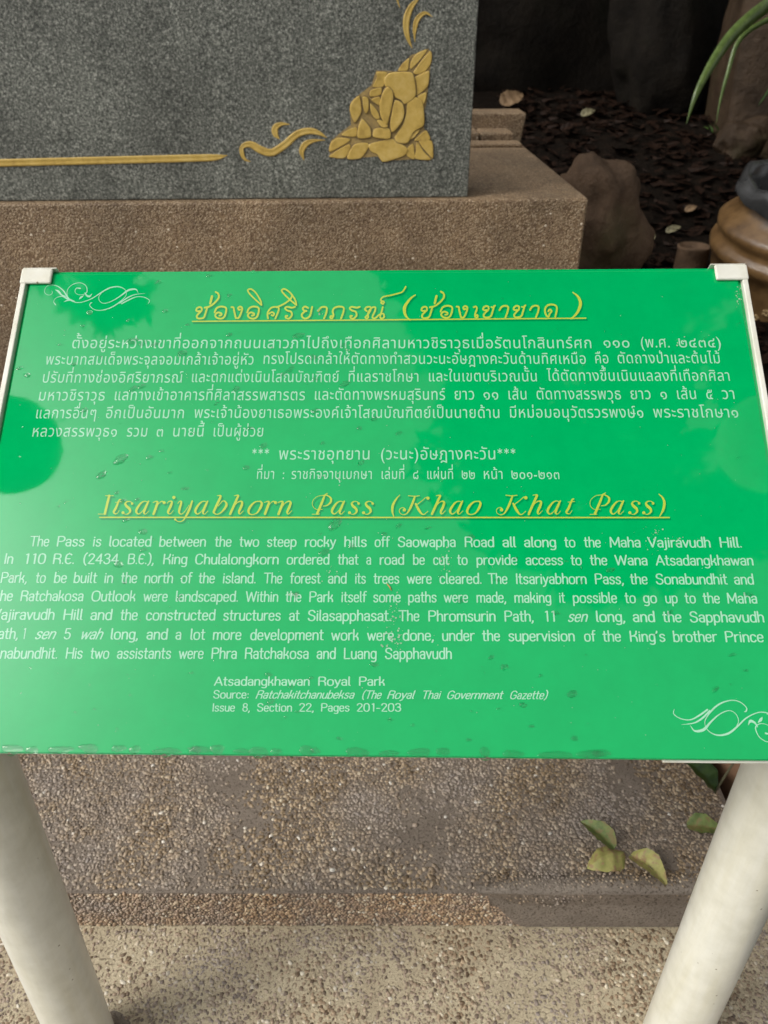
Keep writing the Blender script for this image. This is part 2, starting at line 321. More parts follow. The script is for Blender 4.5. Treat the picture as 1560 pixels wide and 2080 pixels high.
# ------------------------------------------------------------------ lettering
# sans letters as pen strokes: cap height 100, x-height 68; '/' parts the strokes, a repeated point is a corner
PEN = 11.0
SANS = {
'a': (44, "6 56 11 65 21 69 32 66 37 54 37 54 37 0/37 38 24 38 12 36 6 27 6 16 11 5 20 0 30 3 37 14"),
'b': (47, "6 103 6 0/6 48 12 63 23 69 35 64 41 48 41 20 35 5 23 -1 12 5 6 20"),
'c': (43, "38 54 33 65 23 69 12 65 6 50 6 18 12 4 23 -1 33 3 38 14"),
'd': (47, "41 103 41 0/41 48 35 63 24 69 12 64 6 48 6 20 12 5 24 -1 35 5 41 20"),
'e': (45, "6 36 39 36 39 36 39 50 34 65 23 69 12 65 6 50 6 18 12 4 23 -1 33 2 38 12"),
'f': (32, "31 102 22 103 16 98 14 86 14 86 14 0/4 68 29 68"),
'g': (47, "41 48 35 63 24 69 12 64 6 48 6 24 12 8 24 2 35 8 41 22/41 68 41 -12 41 -12 36 -25 24 -29 10 -25"),
'h': (46, "6 103 6 0/6 46 13 63 24 69 35 64 40 50 40 50 40 0"),
'i': (16, "8 68 8 0/8 88 8 92"), 'j': (20, "12 68 12 -14 12 -14 9 -24 0 -27/12 88 12 92"),
'k': (44, "6 103 6 0/34 68 28 48 18 36 6 32/18 36 30 30 36 18 37 0"),
'l': (18, "7 103 7 12 7 12 9 3 15 0"),
'm': (72, "6 68 6 0/6 48 12 63 22 69 32 64 36 50 36 50 36 0/36 48 42 63 52 69 62 64 66 50 66 50 66 0"),
'n': (46, "6 68 6 0/6 46 13 63 24 69 35 64 40 50 40 50 40 0"),
'o': (50, "25 69 12 64 6 48 6 20 12 4 25 -1 38 4 44 20 44 48 38 64 25 69"),
'p': (47, "6 68 6 -30/6 48 12 63 23 69 35 64 41 48 41 20 35 5 23 -1 12 5 6 20"),
'r': (32, "6 68 6 0/6 44 12 60 21 68 30 68"),
's': (42, "36 56 31 66 21 69 11 65 7 54 10 43 21 36 32 29 36 18 33 6 22 -1 11 2 6 12"),
't': (31, "13 96 13 14 13 14 16 3 27 0/3 68 27 68"),
'u': (46, "6 68 6 20 6 20 11 4 22 -1 33 5 40 22/40 68 40 0"),
'v': (42, "*3 68 21 0 39 68"), 'w': (64, "*3 68 18 0 32 62 46 0 61 68"), 'y': (42, "*3 68 22 4/39 68 22 4 15 -20 3 -28"),
'z': (42, "*5 68 37 68 5 0 38 0"), 'T': (58, "*2 100 56 100/29 100 29 0"),
'P': (56, "6 0 6 100 6 100 32 100 46 93 52 74 46 55 32 48 32 48 6 48"),
'I': (16, "*8 100 8 0"), 'R': (58, "6 0 6 90 6 90 9 100 14 100 32 100 46 94 51 75 46 57 32 51 32 51 6 51/32 51 46 42 51 26 52 0"),
'E': (50, "44 90 34 100 22 100 10 88 6 66 6 34 10 12 22 0 34 0 44 10/6 50 34 50"),
'B': (58, "6 0 6 100 6 100 32 100 46 92 48 76 44 60 30 54 30 54 6 54/30 54 46 48 52 28 46 8 30 0 30 0 6 0"),
'K': (56, "6 100 6 0/48 100 44 72 32 58 16 52 6 50/20 54 38 48 47 34 50 0"),
'C': (58, "52 78 44 95 30 101 14 94 6 72 6 28 14 6 30 -1 44 5 52 22"),
'G': (64, "56 80 46 96 32 101 15 94 6 72 6 28 15 6 32 -1 48 5 57 22 57 22 57 46 57 46 34 46"),
'M': (74, "*6 0 8 100 37 20 66 100 68 0"), 'W': (86, "*3 100 22 0 43 92 64 0 83 100"), 'H': (62, "*6 100 6 0/56 100 56 0/6 52 56 52"),
'V': (60, "*3 100 30 0 57 100"), 'S': (56, "49 80 42 95 28 101 13 95 7 77 12 62 28 53 44 44 50 26 44 7 28 -1 12 5 5 22"),
'O': (68, "34 101 16 94 6 72 6 28 16 6 34 -1 52 6 62 28 62 72 52 94 34 101"), 'A': (62, "*3 0 31 100 59 0/13 32 49 32"), 'L': (50, "*7 100 7 0 46 0"),
'0': (54, "27 101 13 94 6 72 6 28 13 6 27 -1 41 6 48 28 48 72 41 94 27 101"), '1': (44, "*16 92 28 100 28 0"),
'2': (54, "7 80 13 95 27 101 42 94 46 77 41 60 7 0 7 0 49 0"), '3': (54, "8 84 14 96 27 101 41 94 45 77 40 60 24 54/24 54 42 47 48 28 42 7 27 -1 12 5 6 18"),
'4': (56, "*40 0 40 100 5 30 52 30"), '5': (54, "46 100 14 100 14 100 9 52 9 52 20 60 33 60 44 50 48 30 42 8 27 -1 12 4 6 16"),
'8': (54, "27 54 13 61 9 78 14 95 27 101 40 95 45 78 41 61 27 54 11 45 6 26 12 6 27 -1 42 6 48 26 43 45 27 54"),
'.': (16, "7 1 7 5"), ',': (18, "9 4 8 -6 3 -18"), ':': (20, "9 6 9 10/9 52 9 56"), "'": (18, "9 100 8 90 4 80"), '-': (36, "*6 38 30 38"),
'(': (30, "25 112 12 90 7 50 12 8 25 -16"), ')': (30, "5 112 18 90 23 50 18 8 5 -16"), ';': (18, "9 4 9 5")}
_g = {}
def sans(ch):
    if ch in _g: return _g[ch]
    w, s = SANS[ch]; gr = []; straight = s[0] == '*'
    for st in s.strip('*').split('/'):
        v = list(map(float, st.split())); P = [(v[i], v[i + 1], PEN) for i in range(0, len(v), 2)]
        if not straight:
            Q = []
            for p in P: Q.append(p)
            gr.append([ribbon(Q, 4)])
        else:
            for a, b in zip(P, P[1:]): gr.append([ribbon([a, b], 1, False)])
    V, T = fill(gr); _g[ch] = (w, V / 100.0, T); return _g[ch]

# Thai letters come from Blender's own built-in lettering, filled here so that overlapping contours stay whole
_fc = bpy.data.curves.new('lettering', 'FONT'); _fc.size = 1; _fc.fill_mode = 'NONE'; _fc.resolution_u = 3
_fo = bpy.data.objects.new('lettering', _fc); col.objects.link(_fo)
def _outline(s):
    _fc.body = s; bpy.context.view_layer.update()
    m = bpy.data.meshes.new_from_object(_fo)
    co = np.zeros(len(m.vertices) * 3); m.vertices.foreach_get('co', co); co = co.reshape(-1, 3)[:, :2]
    nx = {}
    for e in m.edges: nx.setdefault(e.vertices[0], []).append(e.vertices[1]); nx.setdefault(e.vertices[1], []).append(e.vertices[0])
    seen = set(); out = []
    for st in range(len(co)):
        if st in seen or st not in nx: continue
        loop = [st]; seen.add(st); cur = st
        # contours are stored in order, so walking up the indices keeps their direction
        while True:
            c = [q for q in nx[cur] if q not in seen]
            if not c: break
            cur = min(c) if cur == st else c[0]; seen.add(cur); loop.append(cur)
        out.append(co[loop])
    bpy.data.meshes.remove(m); return out
_bar = max(p[:, 0].max() for p in _outline('|'))
_t = {}
ABOVE = '\u0e31\u0e34\u0e35\u0e36\u0e37\u0e47\u0e4d'; TONE = '\u0e48\u0e49\u0e4a\u0e4b\u0e4c'; BELOW = '\u0e38\u0e39'
def thai(ch):
    if ch == '*' and ch not in _t:
        V, T = fill([[ribbon([(20 + 15 * math.cos(a), 50 + 15 * math.sin(a), 5), (20 - 15 * math.cos(a), 50 - 15 * math.sin(a), 5)], 1, False)] for a in (R(90), R(30), R(150))]); _t[ch] = (.40, V / 100.0, T)
    if ch not in _t:
        c = _outline(ch); adv = 0 if ch in ABOVE + TONE + BELOW else max(p[:, 0].max() for p in _outline(ch + '|')) - _bar
        if ch == '\u0e33': pass
        V, T = fill([[list(p) for p in c]]); _t[ch] = (adv, V, T)
    return _t[ch]
def layout_thai(s, track=0.035):
    out = []; x = 0; prev = base = ''
    for ch in s:
        adv, V, T = thai(ch); dx = dy = 0
        if ch in ABOVE + TONE + BELOW:
            dx = -track
            if base in 'ปฝฟ' and ch not in BELOW: dx -= 0.10
            if ch in TONE and prev in ABOVE: dy = 0.17
            if ch in TONE and prev not in ABOVE: dy = -0.01
            if base in 'ฎฏ' and ch in BELOW: dy = -0.2
        else: base = ch
        out.append((V + [x + dx, dy], T)); prev = ch
        if adv: x += adv + track
    return out, x - track
def layout_sans(s, shear=0.0, track=0.045):
    out = []; x = 0
    for ch in s:
        w, V, T = sans('E' if ch == '\u20ac' else ch); V = V.copy(); V[:, 0] += V[:, 1] * shear + x; out.append((V, T)); x += w / 100 + track
    return out, x - track

# the sign's plane: centre, across, up the slope, outward normal
SC = Vector((-0.0066, 0.6508, 0.9497)); SX = Vector((0.99970, -0.02156, 0.01198)).normalized()
SU = Vector((0.00984, 0.79400, 0.60784)); SU = (SU - SX * SU.dot(SX)).normalized(); SN = SX.cross(SU).normalized()
SW, SH = 0.780, 0.510
def bp(px, py):
    p = on_plane(px, py, SC, SN) - SC; return np.array([p.dot(SX), p.dot(SU)])
def sp(uv, h=0.0):
    uv = np.asarray(uv, float).reshape(-1, 2)
    return np.array(SC) + uv[:, :1] * np.array(SX) + uv[:, 1:] * np.array(SU) + h * np.array(SN)
def word(kind, s, x0, x1, yb, hpx, em, shear=0.0):
    """a word printed between two measured points on a baseline, hpx tall for a letter em high"""
    A, B = bp(x0, yb), bp(x1, yb); up = bp((x0 + x1) / 2, yb - hpx) - bp((x0 + x1) / 2, yb); sy = up[1] / em
    parts, w = layout_thai(s) if kind == 't' else layout_sans(s, shear)
    sx = np.hypot(*(B - A)) / max(w + (em * shear * 0.0), 1e-6); d = (B - A) / np.hypot(*(B - A)); n = np.array([0, 1.0])
    Vs = []; Ts = []; k = 0
    for V, T in parts:
        if not len(T): continue
        Vs.append(A + V[:, :1] * sx * d + V[:, 1:] * sy * n); Ts.append(T + k); k += len(V)
    return np.vstack(Vs), np.vstack(Ts)
def join2(L):
    Vs = []; Ts = []; k = 0
    for V, T in L: Vs.append(V); Ts.append(T + k); k += len(V)
    return np.vstack(Vs), np.vstack(Ts)

THAI_LINES = [
 (709, 705.5, 17, [("ตั้งอยู่ระหว่างเขาที่ออกจากถนนเสาวภาไปถึงเทือกศิลามหาวชิราวุธเมื่อรัตนโกสินทร์ศก", 144, 1204), ("๑๑๐", 1225, 1281), ("(พ.ศ.", 1301, 1362), ("๒๔๓๔)", 1378, 1467)]),
 (741.5, 737.5, 17, [("พระบาทสมเด็จพระจุลจอมเกล้าเจ้าอยู่หัว", 91, 516), ("ทรงโปรดเกล้าให้ตัดทางทำสวนวะนะอัษฎางคะวันด้านทิศเหนือ", 533, 1192), ("คือ", 1208, 1238), ("ตัดถางป่าและต้นไม้", 1254, 1465)]),
 (778, 773, 17, [("ปรับที่ทางช่องอิศริยาภรณ์", 84, 371), ("และตกแต่งเนินโสณบัณฑิตย์", 387, 689), ("ที่แลราชโกษา", 706, 852), ("และในเขตบริเวณนั้น", 869, 1093), ("ได้ตัดทางขึ้นเนินแลลงที่เทือกศิลา", 1112, 1485)]),
 (814, 810.5, 17.5, [("มหาวชิราวุธ", 76, 213), ("แลทางเข้าอาคารที่ศิลาสรรพสารตร", 230, 620), ("และตัดทางพรหมสุรินทร์", 637, 905), ("ยาว", 922, 965), ("๑๑", 981, 1014), ("เส้น", 1031, 1072), ("ตัดทางสรรพวุธ", 1089, 1263), ("ยาว", 1280, 1324), ("๑", 1341, 1357), ("เส้น", 1374, 1417), ("๕", 1434, 1450), ("วา", 1467, 1495)]),
 (850, 848, 17.5, [("แลการอื่นๆ", 70, 196), ("อีกเป็นอันมาก", 213, 375), ("พระเจ้าน้องยาเธอพระองค์เจ้าโสณบัณฑิตย์เป็นนายด้าน", 393, 1017), ("มีหม่อมอนุวัตรวรพงษ์๑", 1034, 1309), ("พระราชโกษา๑", 1327, 1502)]),
 (887, 886, 17.5, [("หลวงสรรพวุธ๑", 63, 238), ("รวม", 256, 300), ("๓", 316, 332), ("นายนี้", 349, 415), ("เป็นผู้ช่วย", 431, 536)]),
 (934, 933, 18.5, [("***", 510, 547), ("พระราชอุทยาน", 565, 753), ("(วะนะ)อัษฎางคะวัน***", 772, 1049)]),
 (973, 973, 16, [("ที่มา", 520, 558), (":", 573, 578), ("ราชกิจจานุเบกษา", 591, 757), ("เล่มที่", 773, 823), ("๘", 838, 851), ("แผ่นที่", 866, 922), ("๒๒", 937, 966), ("หน้า", 981, 1023), ("๒๐๑-๒๑๓", 1038, 1138)])]
ROMAN_LINES = [
 (1109, 1111.5, 19.5, "The 60 99|Pass 115 171|is 188 205|located 221 307|between 323 418|the 436 470|two 486 526|steep 542 602|rocky 619 682|hills 699 745|off 761 791|Saowapha 808 926|Road 944 1004|all 1021 1048|along 1065 1130|to 1147 1169|the 1187 1221|Maha 1239 1302|Vajiravudh 1317 1444|Hill. 1463 1508"),
 (1144.5, 1148, 19.5, "In 8 26|110 47 92|R.€. 107 151|(2434 168 240|B.€.), 259 313|King 331 380|Chulalongkorn 396 566|ordered 582 669|that 686 728|a 744 754|road 771 821|be 839 863|cut 880 912|to 929 950|provide 968 1051|access 1068 1144|to 1160 1182|the 1199 1234|Wana 1250 1316|Atsadangkhawan 1333 1531"),
 (1183, 1186.5, 20, "Park, 1 55|to 72 92|be 109 135|built 149 196|in 211 229|the 245 278|north 293 351|of 367 389|the 403 436|island. 452 520|The 536 573|forest 589 651|and 666 704|its 721 743|trees 759 811|were 827 877|cleared. 893 979|The 992 1031|Itsariyabhorn 1048 1192|Pass, 1209 1268|the 1281 1316|Sonabundhit 1333 1478|and 1492 1532"),
 (1220, 1225, 20, "the -10 25|Ratchakosa 41 169|Outlook 185 275|were 291 340|landscaped. 356 484|Within 499 565|the 580 612|Park 628 677|itself 693 744|some 758 814|paths 829 887|were 902 951|made, 968 1029|making 1045 1120|it 1136 1148|possible 1164 1254|to 1270 1292|go 1307 1335|up 1352 1377|to 1392 1414|the 1429 1463|Maha 1478 1539"),
 (1258, 1263.5, 20.5, "Vajiravudh -17 110|Hill 128 167|and 183 227|the 244 279|constructed 296 437|structures 453 570|at 587 608|Silasapphasat. 625 795|The 810 852|Phromsurin 870 1007|Path, 1025 1085|11 1105 1130|~sen 1153 1192|long, 1211 1271|and 1286 1331|the 1347 1385|Sapphavudh 1402 1553"),
 (1297, 1303.5, 20.5, "Path, -21 37|1 44 52|~sen 70 110|5 129 143|~wah 162 206|long, 224 281|and 297 340|a 356 368|lot 386 416|more 432 490|development 508 657|work 673 729|were 746 800|done, 818 882|under 898 964|the 980 1016|supervision 1033 1168|of 1187 1210|the 1225 1262|King's 1280 1352|brother 1368 1457|Prince 1474 1552"),
 (1337, 1338.5, 21, "Sonabundhit. -32 117|His 133 167|two 183 221|assistants 237 347|were 363 413|Phra 429 481|Ratchakosa 497 627|and 643 682|Luang 698 765|Sapphavudh 782 918"),
 (1392, 1392.5, 17, "Atsadangkhawan 435 629|Royal 646 712|Park 729 782"),
 (1417, 1420.5, 15.5, "Source: 433 506|~Ratchakitchanubeksa 519 718|~(The 734 773|~Royal 786 840|~Thai 856 893|~Government 907 1020|~Gazette) 1035 1111"),
 (1444.5, 1445, 15.5, "Issue 431 477|8, 492 508|Section 522 593|22, 607 638|Pages 652 710|201-203 724 815")]

# the two headings: pen strokes with their own widths
def S(base, sc, s, dx=0, dy=0, w=None):
    out = []
    for st in s.split('/'):
        v = list(map(float, st.split())); k = 2 if w else 3
        P = [(base[0] + (v[i] + dx) / sc, base[1] + (v[i + 1] + dy) / sc, (w if w else v[i + 2]) / sc) for i in range(0, len(v), k)]
        out.append(P)
    return out
A0, B0, TS = (380, 575), (780, 575), 3.714
KHO = "94 212 80 214 70 206 76 190 95 182 110 190 108 210 86 232 74 250 80 266 105 268 128 258 142 220 152 182"
OANG = "208 222 222 192 252 178 288 184 296 206 284 250 262 268 232 266 214 250 218 232 236 222 258 230 258 242 244 246"
NGO = "335 182 350 186 356 215 368 265 368 265 390 262 408 225 416 192 402 178 386 188 392 202 402 200"
RO = "814 180 790 186 756 180 740 190 754 206 784 218 790 244 770 268 748 264 744 250 756 248"
AA = "990 212 1006 188 1034 180 1054 190 1050 225 1034 268"
CHT = "134 186 168 178 210 148 238 112 236 82 216 68"
MAI = "175 155 188 100"
LOOPI = "562 165 554 132 520 76 484 46 458 54 474 84 520 130 560 166"
TH = (S(A0, TS, KHO + '/' + CHT, w=13) + S(A0, TS, MAI, w=16) + S(A0, TS, OANG + '/' + NGO, w=13) + S(A0, TS, OANG, 246, w=13) + S(A0, TS, LOOPI, w=11)
  + S(A0, TS, "610 268 608 226 632 190 664 180 690 188 688 215 666 268/618 232 640 220 656 230 650 246 638 242/676 184 730 158 778 124 794 92/824 165 816 128 780 76 738 46 714 56 734 86 780 130 824 166", w=12)
  + S(A0, TS, RO, w=13) + S(A0, TS, "912 188 892 178 874 190 880 206 900 212/892 212 868 234 868 254 886 268 912 262 930 240 944 180", w=13) + S(A0, TS, AA, w=13)
  + S(A0, TS, "1098 250 1084 250 1082 264 1096 264 1104 240 1098 214 1112 188 1148 178 1180 186 1180 215 1162 268", w=13) + S(A0, TS, RO, 488, w=13)
  + S(A0, TS, "1356 212 1342 200 1356 182 1384 182 1384 205 1362 240 1346 258 1354 268 1366 258 1366 225 1392 188 1420 184 1416 215 1398 256 1418 266 1452 238 1480 232 1486 258 1466 268 1456 252 1468 215 1476 182", w=12)
  + S(A0, TS, "1478 160 1464 150 1472 136 1486 144 1478 160/1474 158 1462 126 1482 104 1530 94 1580 82 1625 66 1650 28", w=10)
  + S(B0, TS, "236 90 8 200 118 14 160 172 22 154 212 22 166 250 16 196 280 8") + S(B0, TS, KHO + '/' + CHT, 213, -3, w=13) + S(B0, TS, MAI, 208, -2, w=16)
  + S(B0, TS, OANG, 219, -6, w=13) + S(B0, TS, NGO, 213, -4, w=13) + S(B0, TS, "678 182 692 178 700 192 688 236 690 258 706 258 704 242 692 244", w=13)
  + S(B0, TS, KHO, 678, -8, w=13) + S(B0, TS, "810 182 826 184 838 170", w=11) + S(B0, TS, AA, -118, -8, w=13) + S(B0, TS, KHO, 908, -9, w=13) + S(B0, TS, "1040 180 1056 182 1068 168", w=11) + S(B0, TS, AA, 112, -9, w=13)
  + S(B0, TS, "1292 256 1304 200 1296 172 1264 162 1230 172 1214 202 1222 240 1240 256 1250 232 1264 212 1250 200 1240 214", w=13)
  + S(B0, TS, "1424 70 8 1462 102 16 1482 150 22 1468 205 20 1440 245 14 1408 270 8"))
LAT = {
'I': "52 215 19 88 68 19/-2 217 5 62 217 5/58 68 5 122 68 5",
't': "72 98 8 58 106 12 32 168 18 14 200 16 26 215 9 44 210 5 58 188 4/28 122 5 78 116 5",
's': "88 130 9 70 116 6 46 116 8 30 132 15 42 154 20 64 174 20 70 196 16 54 214 9 32 219 5 12 206 6",
'a': "100 120 6 74 113 6 44 130 13 14 172 18 8 200 16 26 217 9 56 196 5 86 150 5/108 112 10 94 140 17 74 188 18 70 208 14 84 217 6 110 192 4",
'r': "2 124 4 22 116 8 40 118 14 34 145 19 8 216 19/28 160 5 56 126 5 76 114 8 92 122 12",
'i': "2 130 4 20 114 7 42 116 13 34 148 19 12 195 18 16 214 10 34 212 5 54 188 4",
'y': "4 132 4 20 114 7 34 120 14 20 172 18 16 204 14 34 218 8 62 196 5 98 142 4/122 112 13 98 180 18 70 236 14 44 272 7 8 278 5 -18 262 5",
'b': "40 68 4 66 68 12 62 90 18 16 188 18 14 206 14 34 219 7 64 210 9 98 176 16 116 142 18 106 118 12 84 112 7 48 152 5",
'h': "44 68 4 76 66 12 66 92 18 10 217 18/34 168 5 62 130 6 90 114 10 108 122 16 100 156 19 82 198 17 90 217 8 118 190 4",
'o': "96 114 7 60 118 10 24 150 17 4 190 18 12 214 12 38 221 7 72 208 10 100 168 18 112 134 18 104 116 12 92 113 7",
'n': "2 126 4 22 116 8 42 118 15 36 146 19 8 217 19/32 168 5 60 130 6 88 114 10 106 122 16 98 156 19 80 198 17 88 217 8 116 190 4",
'P': "126 48 5 104 66 12 82 120 18 42 214 19/2 219 5 58 219 5/86 66 6 122 66 8 152 88 15 152 118 15 124 146 9 90 152 5/88 66 5 44 74 4 8 108 4 6 150 4 36 180 4 84 178 4",
'K': "126 74 12 110 120 17 84 178 15 58 214 8 26 222 5 2 204 5 4 176 5 30 164 5 48 178 6/74 68 6 120 72 6 164 68 5/232 88 8 216 82 5 186 108 5 140 142 6/132 134 14 156 180 19 178 212 14 200 220 7 232 194 4",
'(': "66 62 4 34 100 13 10 146 19 6 196 15 18 238 5", ')': "6 58 5 36 88 13 50 128 19 40 184 17 12 236 5"}
DOTS = {'s': [(86, 132, 10), (12, 206, 12)], 'r': [(94, 124, 12)], 'i': [(58, 82, 13)], 'y': [(-16, 260, 9)], 'K': [(40, 184, 13), (232, 88, 13)]}
LAY = [((190, 990), 4.0, 0, "I40 t150 s228 a340 r480 i595 y680 a820 b965 h1100 o1255 r1385 n1495"), ((580, 990), 4.0, 0, "P215 a370 s508 s622 (862 K925 h1180 a1330 o1472"), ((970, 990), 3.9, -5, "K150 h395 a548 t690 P888 a1048 s1194 s1304 )1430")]
LT = []; LD = []
for base, sc, dy, row in LAY:
    for it in row.split():
        ch, dx = it[0], float(it[1:]); LT += S(base, sc, LAT[ch], dx, dy)
        for (x, y, r) in DOTS.get(ch, []): LD.append((base[0] + (x + dx) / sc, base[1] + (y + dy) / sc, r / sc))
UL1 = [(391, 653, 2.4), (1190, 646.5, 2.4)]; UL2 = [(203, 1051, 2.6), (1359, 1051.5, 2.6)]
FL = ["262 178 5 268 205 5 240 228 5 196 218 5 176 185 5 198 130 5 255 110 5 330 125 9 400 180 12 448 255 14 500 300 9 570 316 7 640 305 7 740 265 9 840 200 12 940 145 14 1040 130 11 1110 155 6 1136 200 5 1122 250 6 1040 325 12 940 382 11 830 408 7 755 395 7 708 352 8 720 322 10 738 318 3",
 "470 290 10 440 220 6 455 150 6 520 98 6 600 85 6 660 118 7 677 175 9 660 208 8 610 226 5 555 215 5 534 185 6 552 148 10 595 150 14", "1276 202 3 1245 160 14 1160 172 20 1080 230 13 980 293 8 880 325 6 825 300 6 815 245 6 855 190 6",
 "1358 208 2 1240 222 8 1150 260 13 1060 322 12", "1394 330 4 1407 290 7 1350 255 7 1260 248 8 1160 288 13 1080 330 12", "652 200 6 670 232 18 705 244 20 736 212 2", "640 232 3 604 256 20 584 276 4",
 "302 165 3 340 186 22 378 228 14 440 246 8", "306 342 12 284 305 6 312 262 6 380 244 9 450 272 20 530 302 6", "406 308 3 450 288 16 490 292 6"]

# ------------------------------------------------------------------ ground, pavement, step
YS, YR = 0.729, 0.100           # riser line, step height
def sm(x): x = min(max(x, 0.0), 1.0); return x * x * (3 - 2 * x)
def terrain(x, y):
    z = 0.46 * sm((y - 1.1) / 1.5) + 0.40 * sm((y - 2.9) / 2.3) + 0.25 * sm((y - 5.0) / 4)
    m = max(sm((x - 0.68) / 0.33), sm((y - 3.3) / 0.3))
    n = noise.fractal(Vector((x * 1.3, y * 1.3, 0)), 1.0, 2.0, 5) * 0.05 + noise.fractal(Vector((x * 7, y * 7, 3)), 1.0, 2.0, 4) * 0.014
    return z * m - 0.05 + n * m
def grid_axis(lo, hi, a, b, fine, coarse):
    out = []; v = lo
    while v < hi: out.append(v); v += fine if a <= v < b else coarse
    out.append(hi); return out
gx = grid_axis(-40, 40, -3.4, 5.0, 0.05, 2.6); gy = grid_axis(-40, 40, -1.6, 7.6, 0.05, 2.4)
V = [(x, y, terrain(x, y)) for y in gy for x in gx]; W_ = len(gx)
F = np.array([(j * W_ + i, j * W_ + i + 1, (j + 1) * W_ + i + 1, (j + 1) * W_ + i) for j in range(len(gy) - 1) for i in range(W_ - 1)])
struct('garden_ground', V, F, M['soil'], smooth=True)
ex, ey, ez = (1, 0, 0), (0, 1, 0), (0, 0, 1)
def slab_top(x0, x1, y0, y1, z, cell, amp, edge=None):
    xs = np.arange(x0, x1 + cell / 2, cell); ys = np.arange(y0, y1 + cell / 2, cell); V = []; 
    for y in ys:
        for x in xs:
            V.append((x, y, z + amp * noise.fractal(Vector((x * 6, y * 6, z * 9)), 1, 2, 3)))
    w = len(xs); F = [(j * w + i, j * w + i + 1, (j + 1) * w + i + 1, (j + 1) * w + i) for j in range(len(ys) - 1) for i in range(w - 1)]
    # skirt down to the soil
    ring = [i for i in range(w)] + [j * w + w - 1 for j in range(1, len(ys))] + [(len(ys) - 1) * w + i for i in range(w - 2, -1, -1)] + [j * w for j in range(len(ys) - 2, 0, -1)]
    b = len(V); V += [(V[i][0], V[i][1], -0.12) for i in ring]; n = len(ring)
    F += [(ring[k], b + k, b + (k + 1) % n, ring[(k + 1) % n]) for k in range(n)]
    return V, F
V, F = slab_top(-1.9, 0.68, -1.2, YS + 0.03, 0.0, 0.02, 0.0018); struct('pavement', V, F, M['pavec'], smooth=False)
V, F = slab_top(-1.9, 0.64, YS, 2.12, YR, 0.02, 0.0022); struct('stone_step', V, F, M['stepc'], smooth=False)

def pebbles(name, P, Nn, size, tri80, mat, squash=0.62, sink=0.0, kind='stuff', label=None):
    """rounded pebbles pressed into a surface: one mesh, a tone per pebble"""
    bm = __import__('bmesh').new(); __import__('bmesh').ops.create_icosphere(bm, subdivisions=2 if tri80 else 1, radius=1)
    bv = np.array([v.co[:] for v in bm.verts]); bf = np.array([[v.index for v in f.verts] for f in bm.faces])
    if tri80:
        keep = bv[bf][:, :, 2].max(1) > -0.3; bf = bf[keep]
    bm.free(); n = len(P); m = len(bv)
    s = size * rng.uniform(0.62, 1.35, (n, 1)) * np.stack([rng.uniform(0.85, 1.45, n), rng.uniform(0.75, 1.05, n), squash * rng.uniform(0.7, 1.25, n)], 1)
    a = rng.uniform(0, 2 * np.pi, n); lump = 1 + 0.16 * rng.standard_normal((n, m, 1)).clip(-1.5, 1.5)
    L = bv[None] * lump * s[:, None]
    tx, ty = rng.uniform(-0.3, 0.3, (2, n, 1)); L[:, :, 2] += L[:, :, 0] * tx + L[:, :, 1] * ty
    ca, sa = np.cos(a)[:, None], np.sin(a)[:, None]
    x, y, z = L[:, :, 0] * ca - L[:, :, 1] * sa, L[:, :, 0] * sa + L[:, :, 1] * ca, L[:, :, 2]
    Nn = np.array(Nn, float)
    if abs(Nn[2]) > .5: U, Vv = np.array((1., 0, 0)), np.array((0, 1., 0))
    else: U, Vv = np.array((1., 0, 0)), np.array((0, 0, 1.))
    W3 = P[:, None] + x[..., None] * U + y[..., None] * Vv + z[..., None] * Nn
    Fc = (bf[None] + (np.arange(n) * m)[:, None, None]).reshape(-1, 3)
    o = obj(name, W3.reshape(-1, 3), Fc, mat, smooth=True)
    at = o.data.attributes.new('tone', 'FLOAT', 'POINT'); at.data.foreach_set('value', np.repeat(rng.uniform(0, 1, n), m).astype(np.float32))
    return tag(o, label, kind=kind)
def field(x0, x1, y0, y1, cell, fn=None):
    xs, ys = np.meshgrid(np.arange(x0, x1, cell), np.arange(y0, y1, cell * .87)); xs = xs + (np.arange(xs.shape[0]) % 2)[:, None] * cell / 2
    P = np.stack([xs.ravel(), ys.ravel()], 1) + rng.uniform(-.32, .32, (xs.size, 2)) * cell
    if fn is not None: P = P[fn(P)]
    return P
def nz(P, s, o=0): return np.array([noise.fractal(Vector((p[0] * s, p[1] * s, o)), 1, 2, 4) for p in P])
def surf(P, z, amp): return np.array([(p[0], p[1], z + amp * noise.fractal(Vector((p[0] * 6, p[1] * 6, z * 9)), 1, 2, 3)) for p in P])
def in_fillet(P):      # smear of grey mortar over the step's nose, right of centre
    return (P[:, 0] > 0.16) & (P[:, 1] < YS + 0.016 + 0.01 * np.sin(P[:, 0] * 30))
near = field(-0.95, 0.63, YS + 0.010, 1.17, 0.0068, lambda P: (nz(P, 5, 1) + rng.uniform(-.25, .25, len(P)) > -0.42) & ~in_fillet(P))
pebbles('step_gravel', surf(near, YR - 0.0006, 0.0022), (0, 0, 1), 0.0033, True, M['peb'])
far = field(-0.95, 0.63, 1.17, 2.0, 0.0125)
pebbles('step_gravel', surf(far, YR - 0.0006, 0.0022), (0, 0, 1), 0.0056, False, M['peb'])
pav = field(-0.95, 0.67, 0.30, YS - 0.004, 0.0070, lambda P: nz(P, 7, 5) * 0.9 + rng.uniform(-.75, .55, len(P)) > -0.50)
pebbles('pavement_gravel', surf(pav, -0.0006, 0.0018), (0, 0, 1), 0.0031, True, M['pebp'], 0.55)
rz = field(-0.95, 0.63, 0.004, YR - 0.002, 0.0062, lambda P: P[:, 0] < 0.19 - 1.4 * (P[:, 1] - .1) * 0.6 - .03 + 0.006 * np.sin(P[:, 1] * 160))
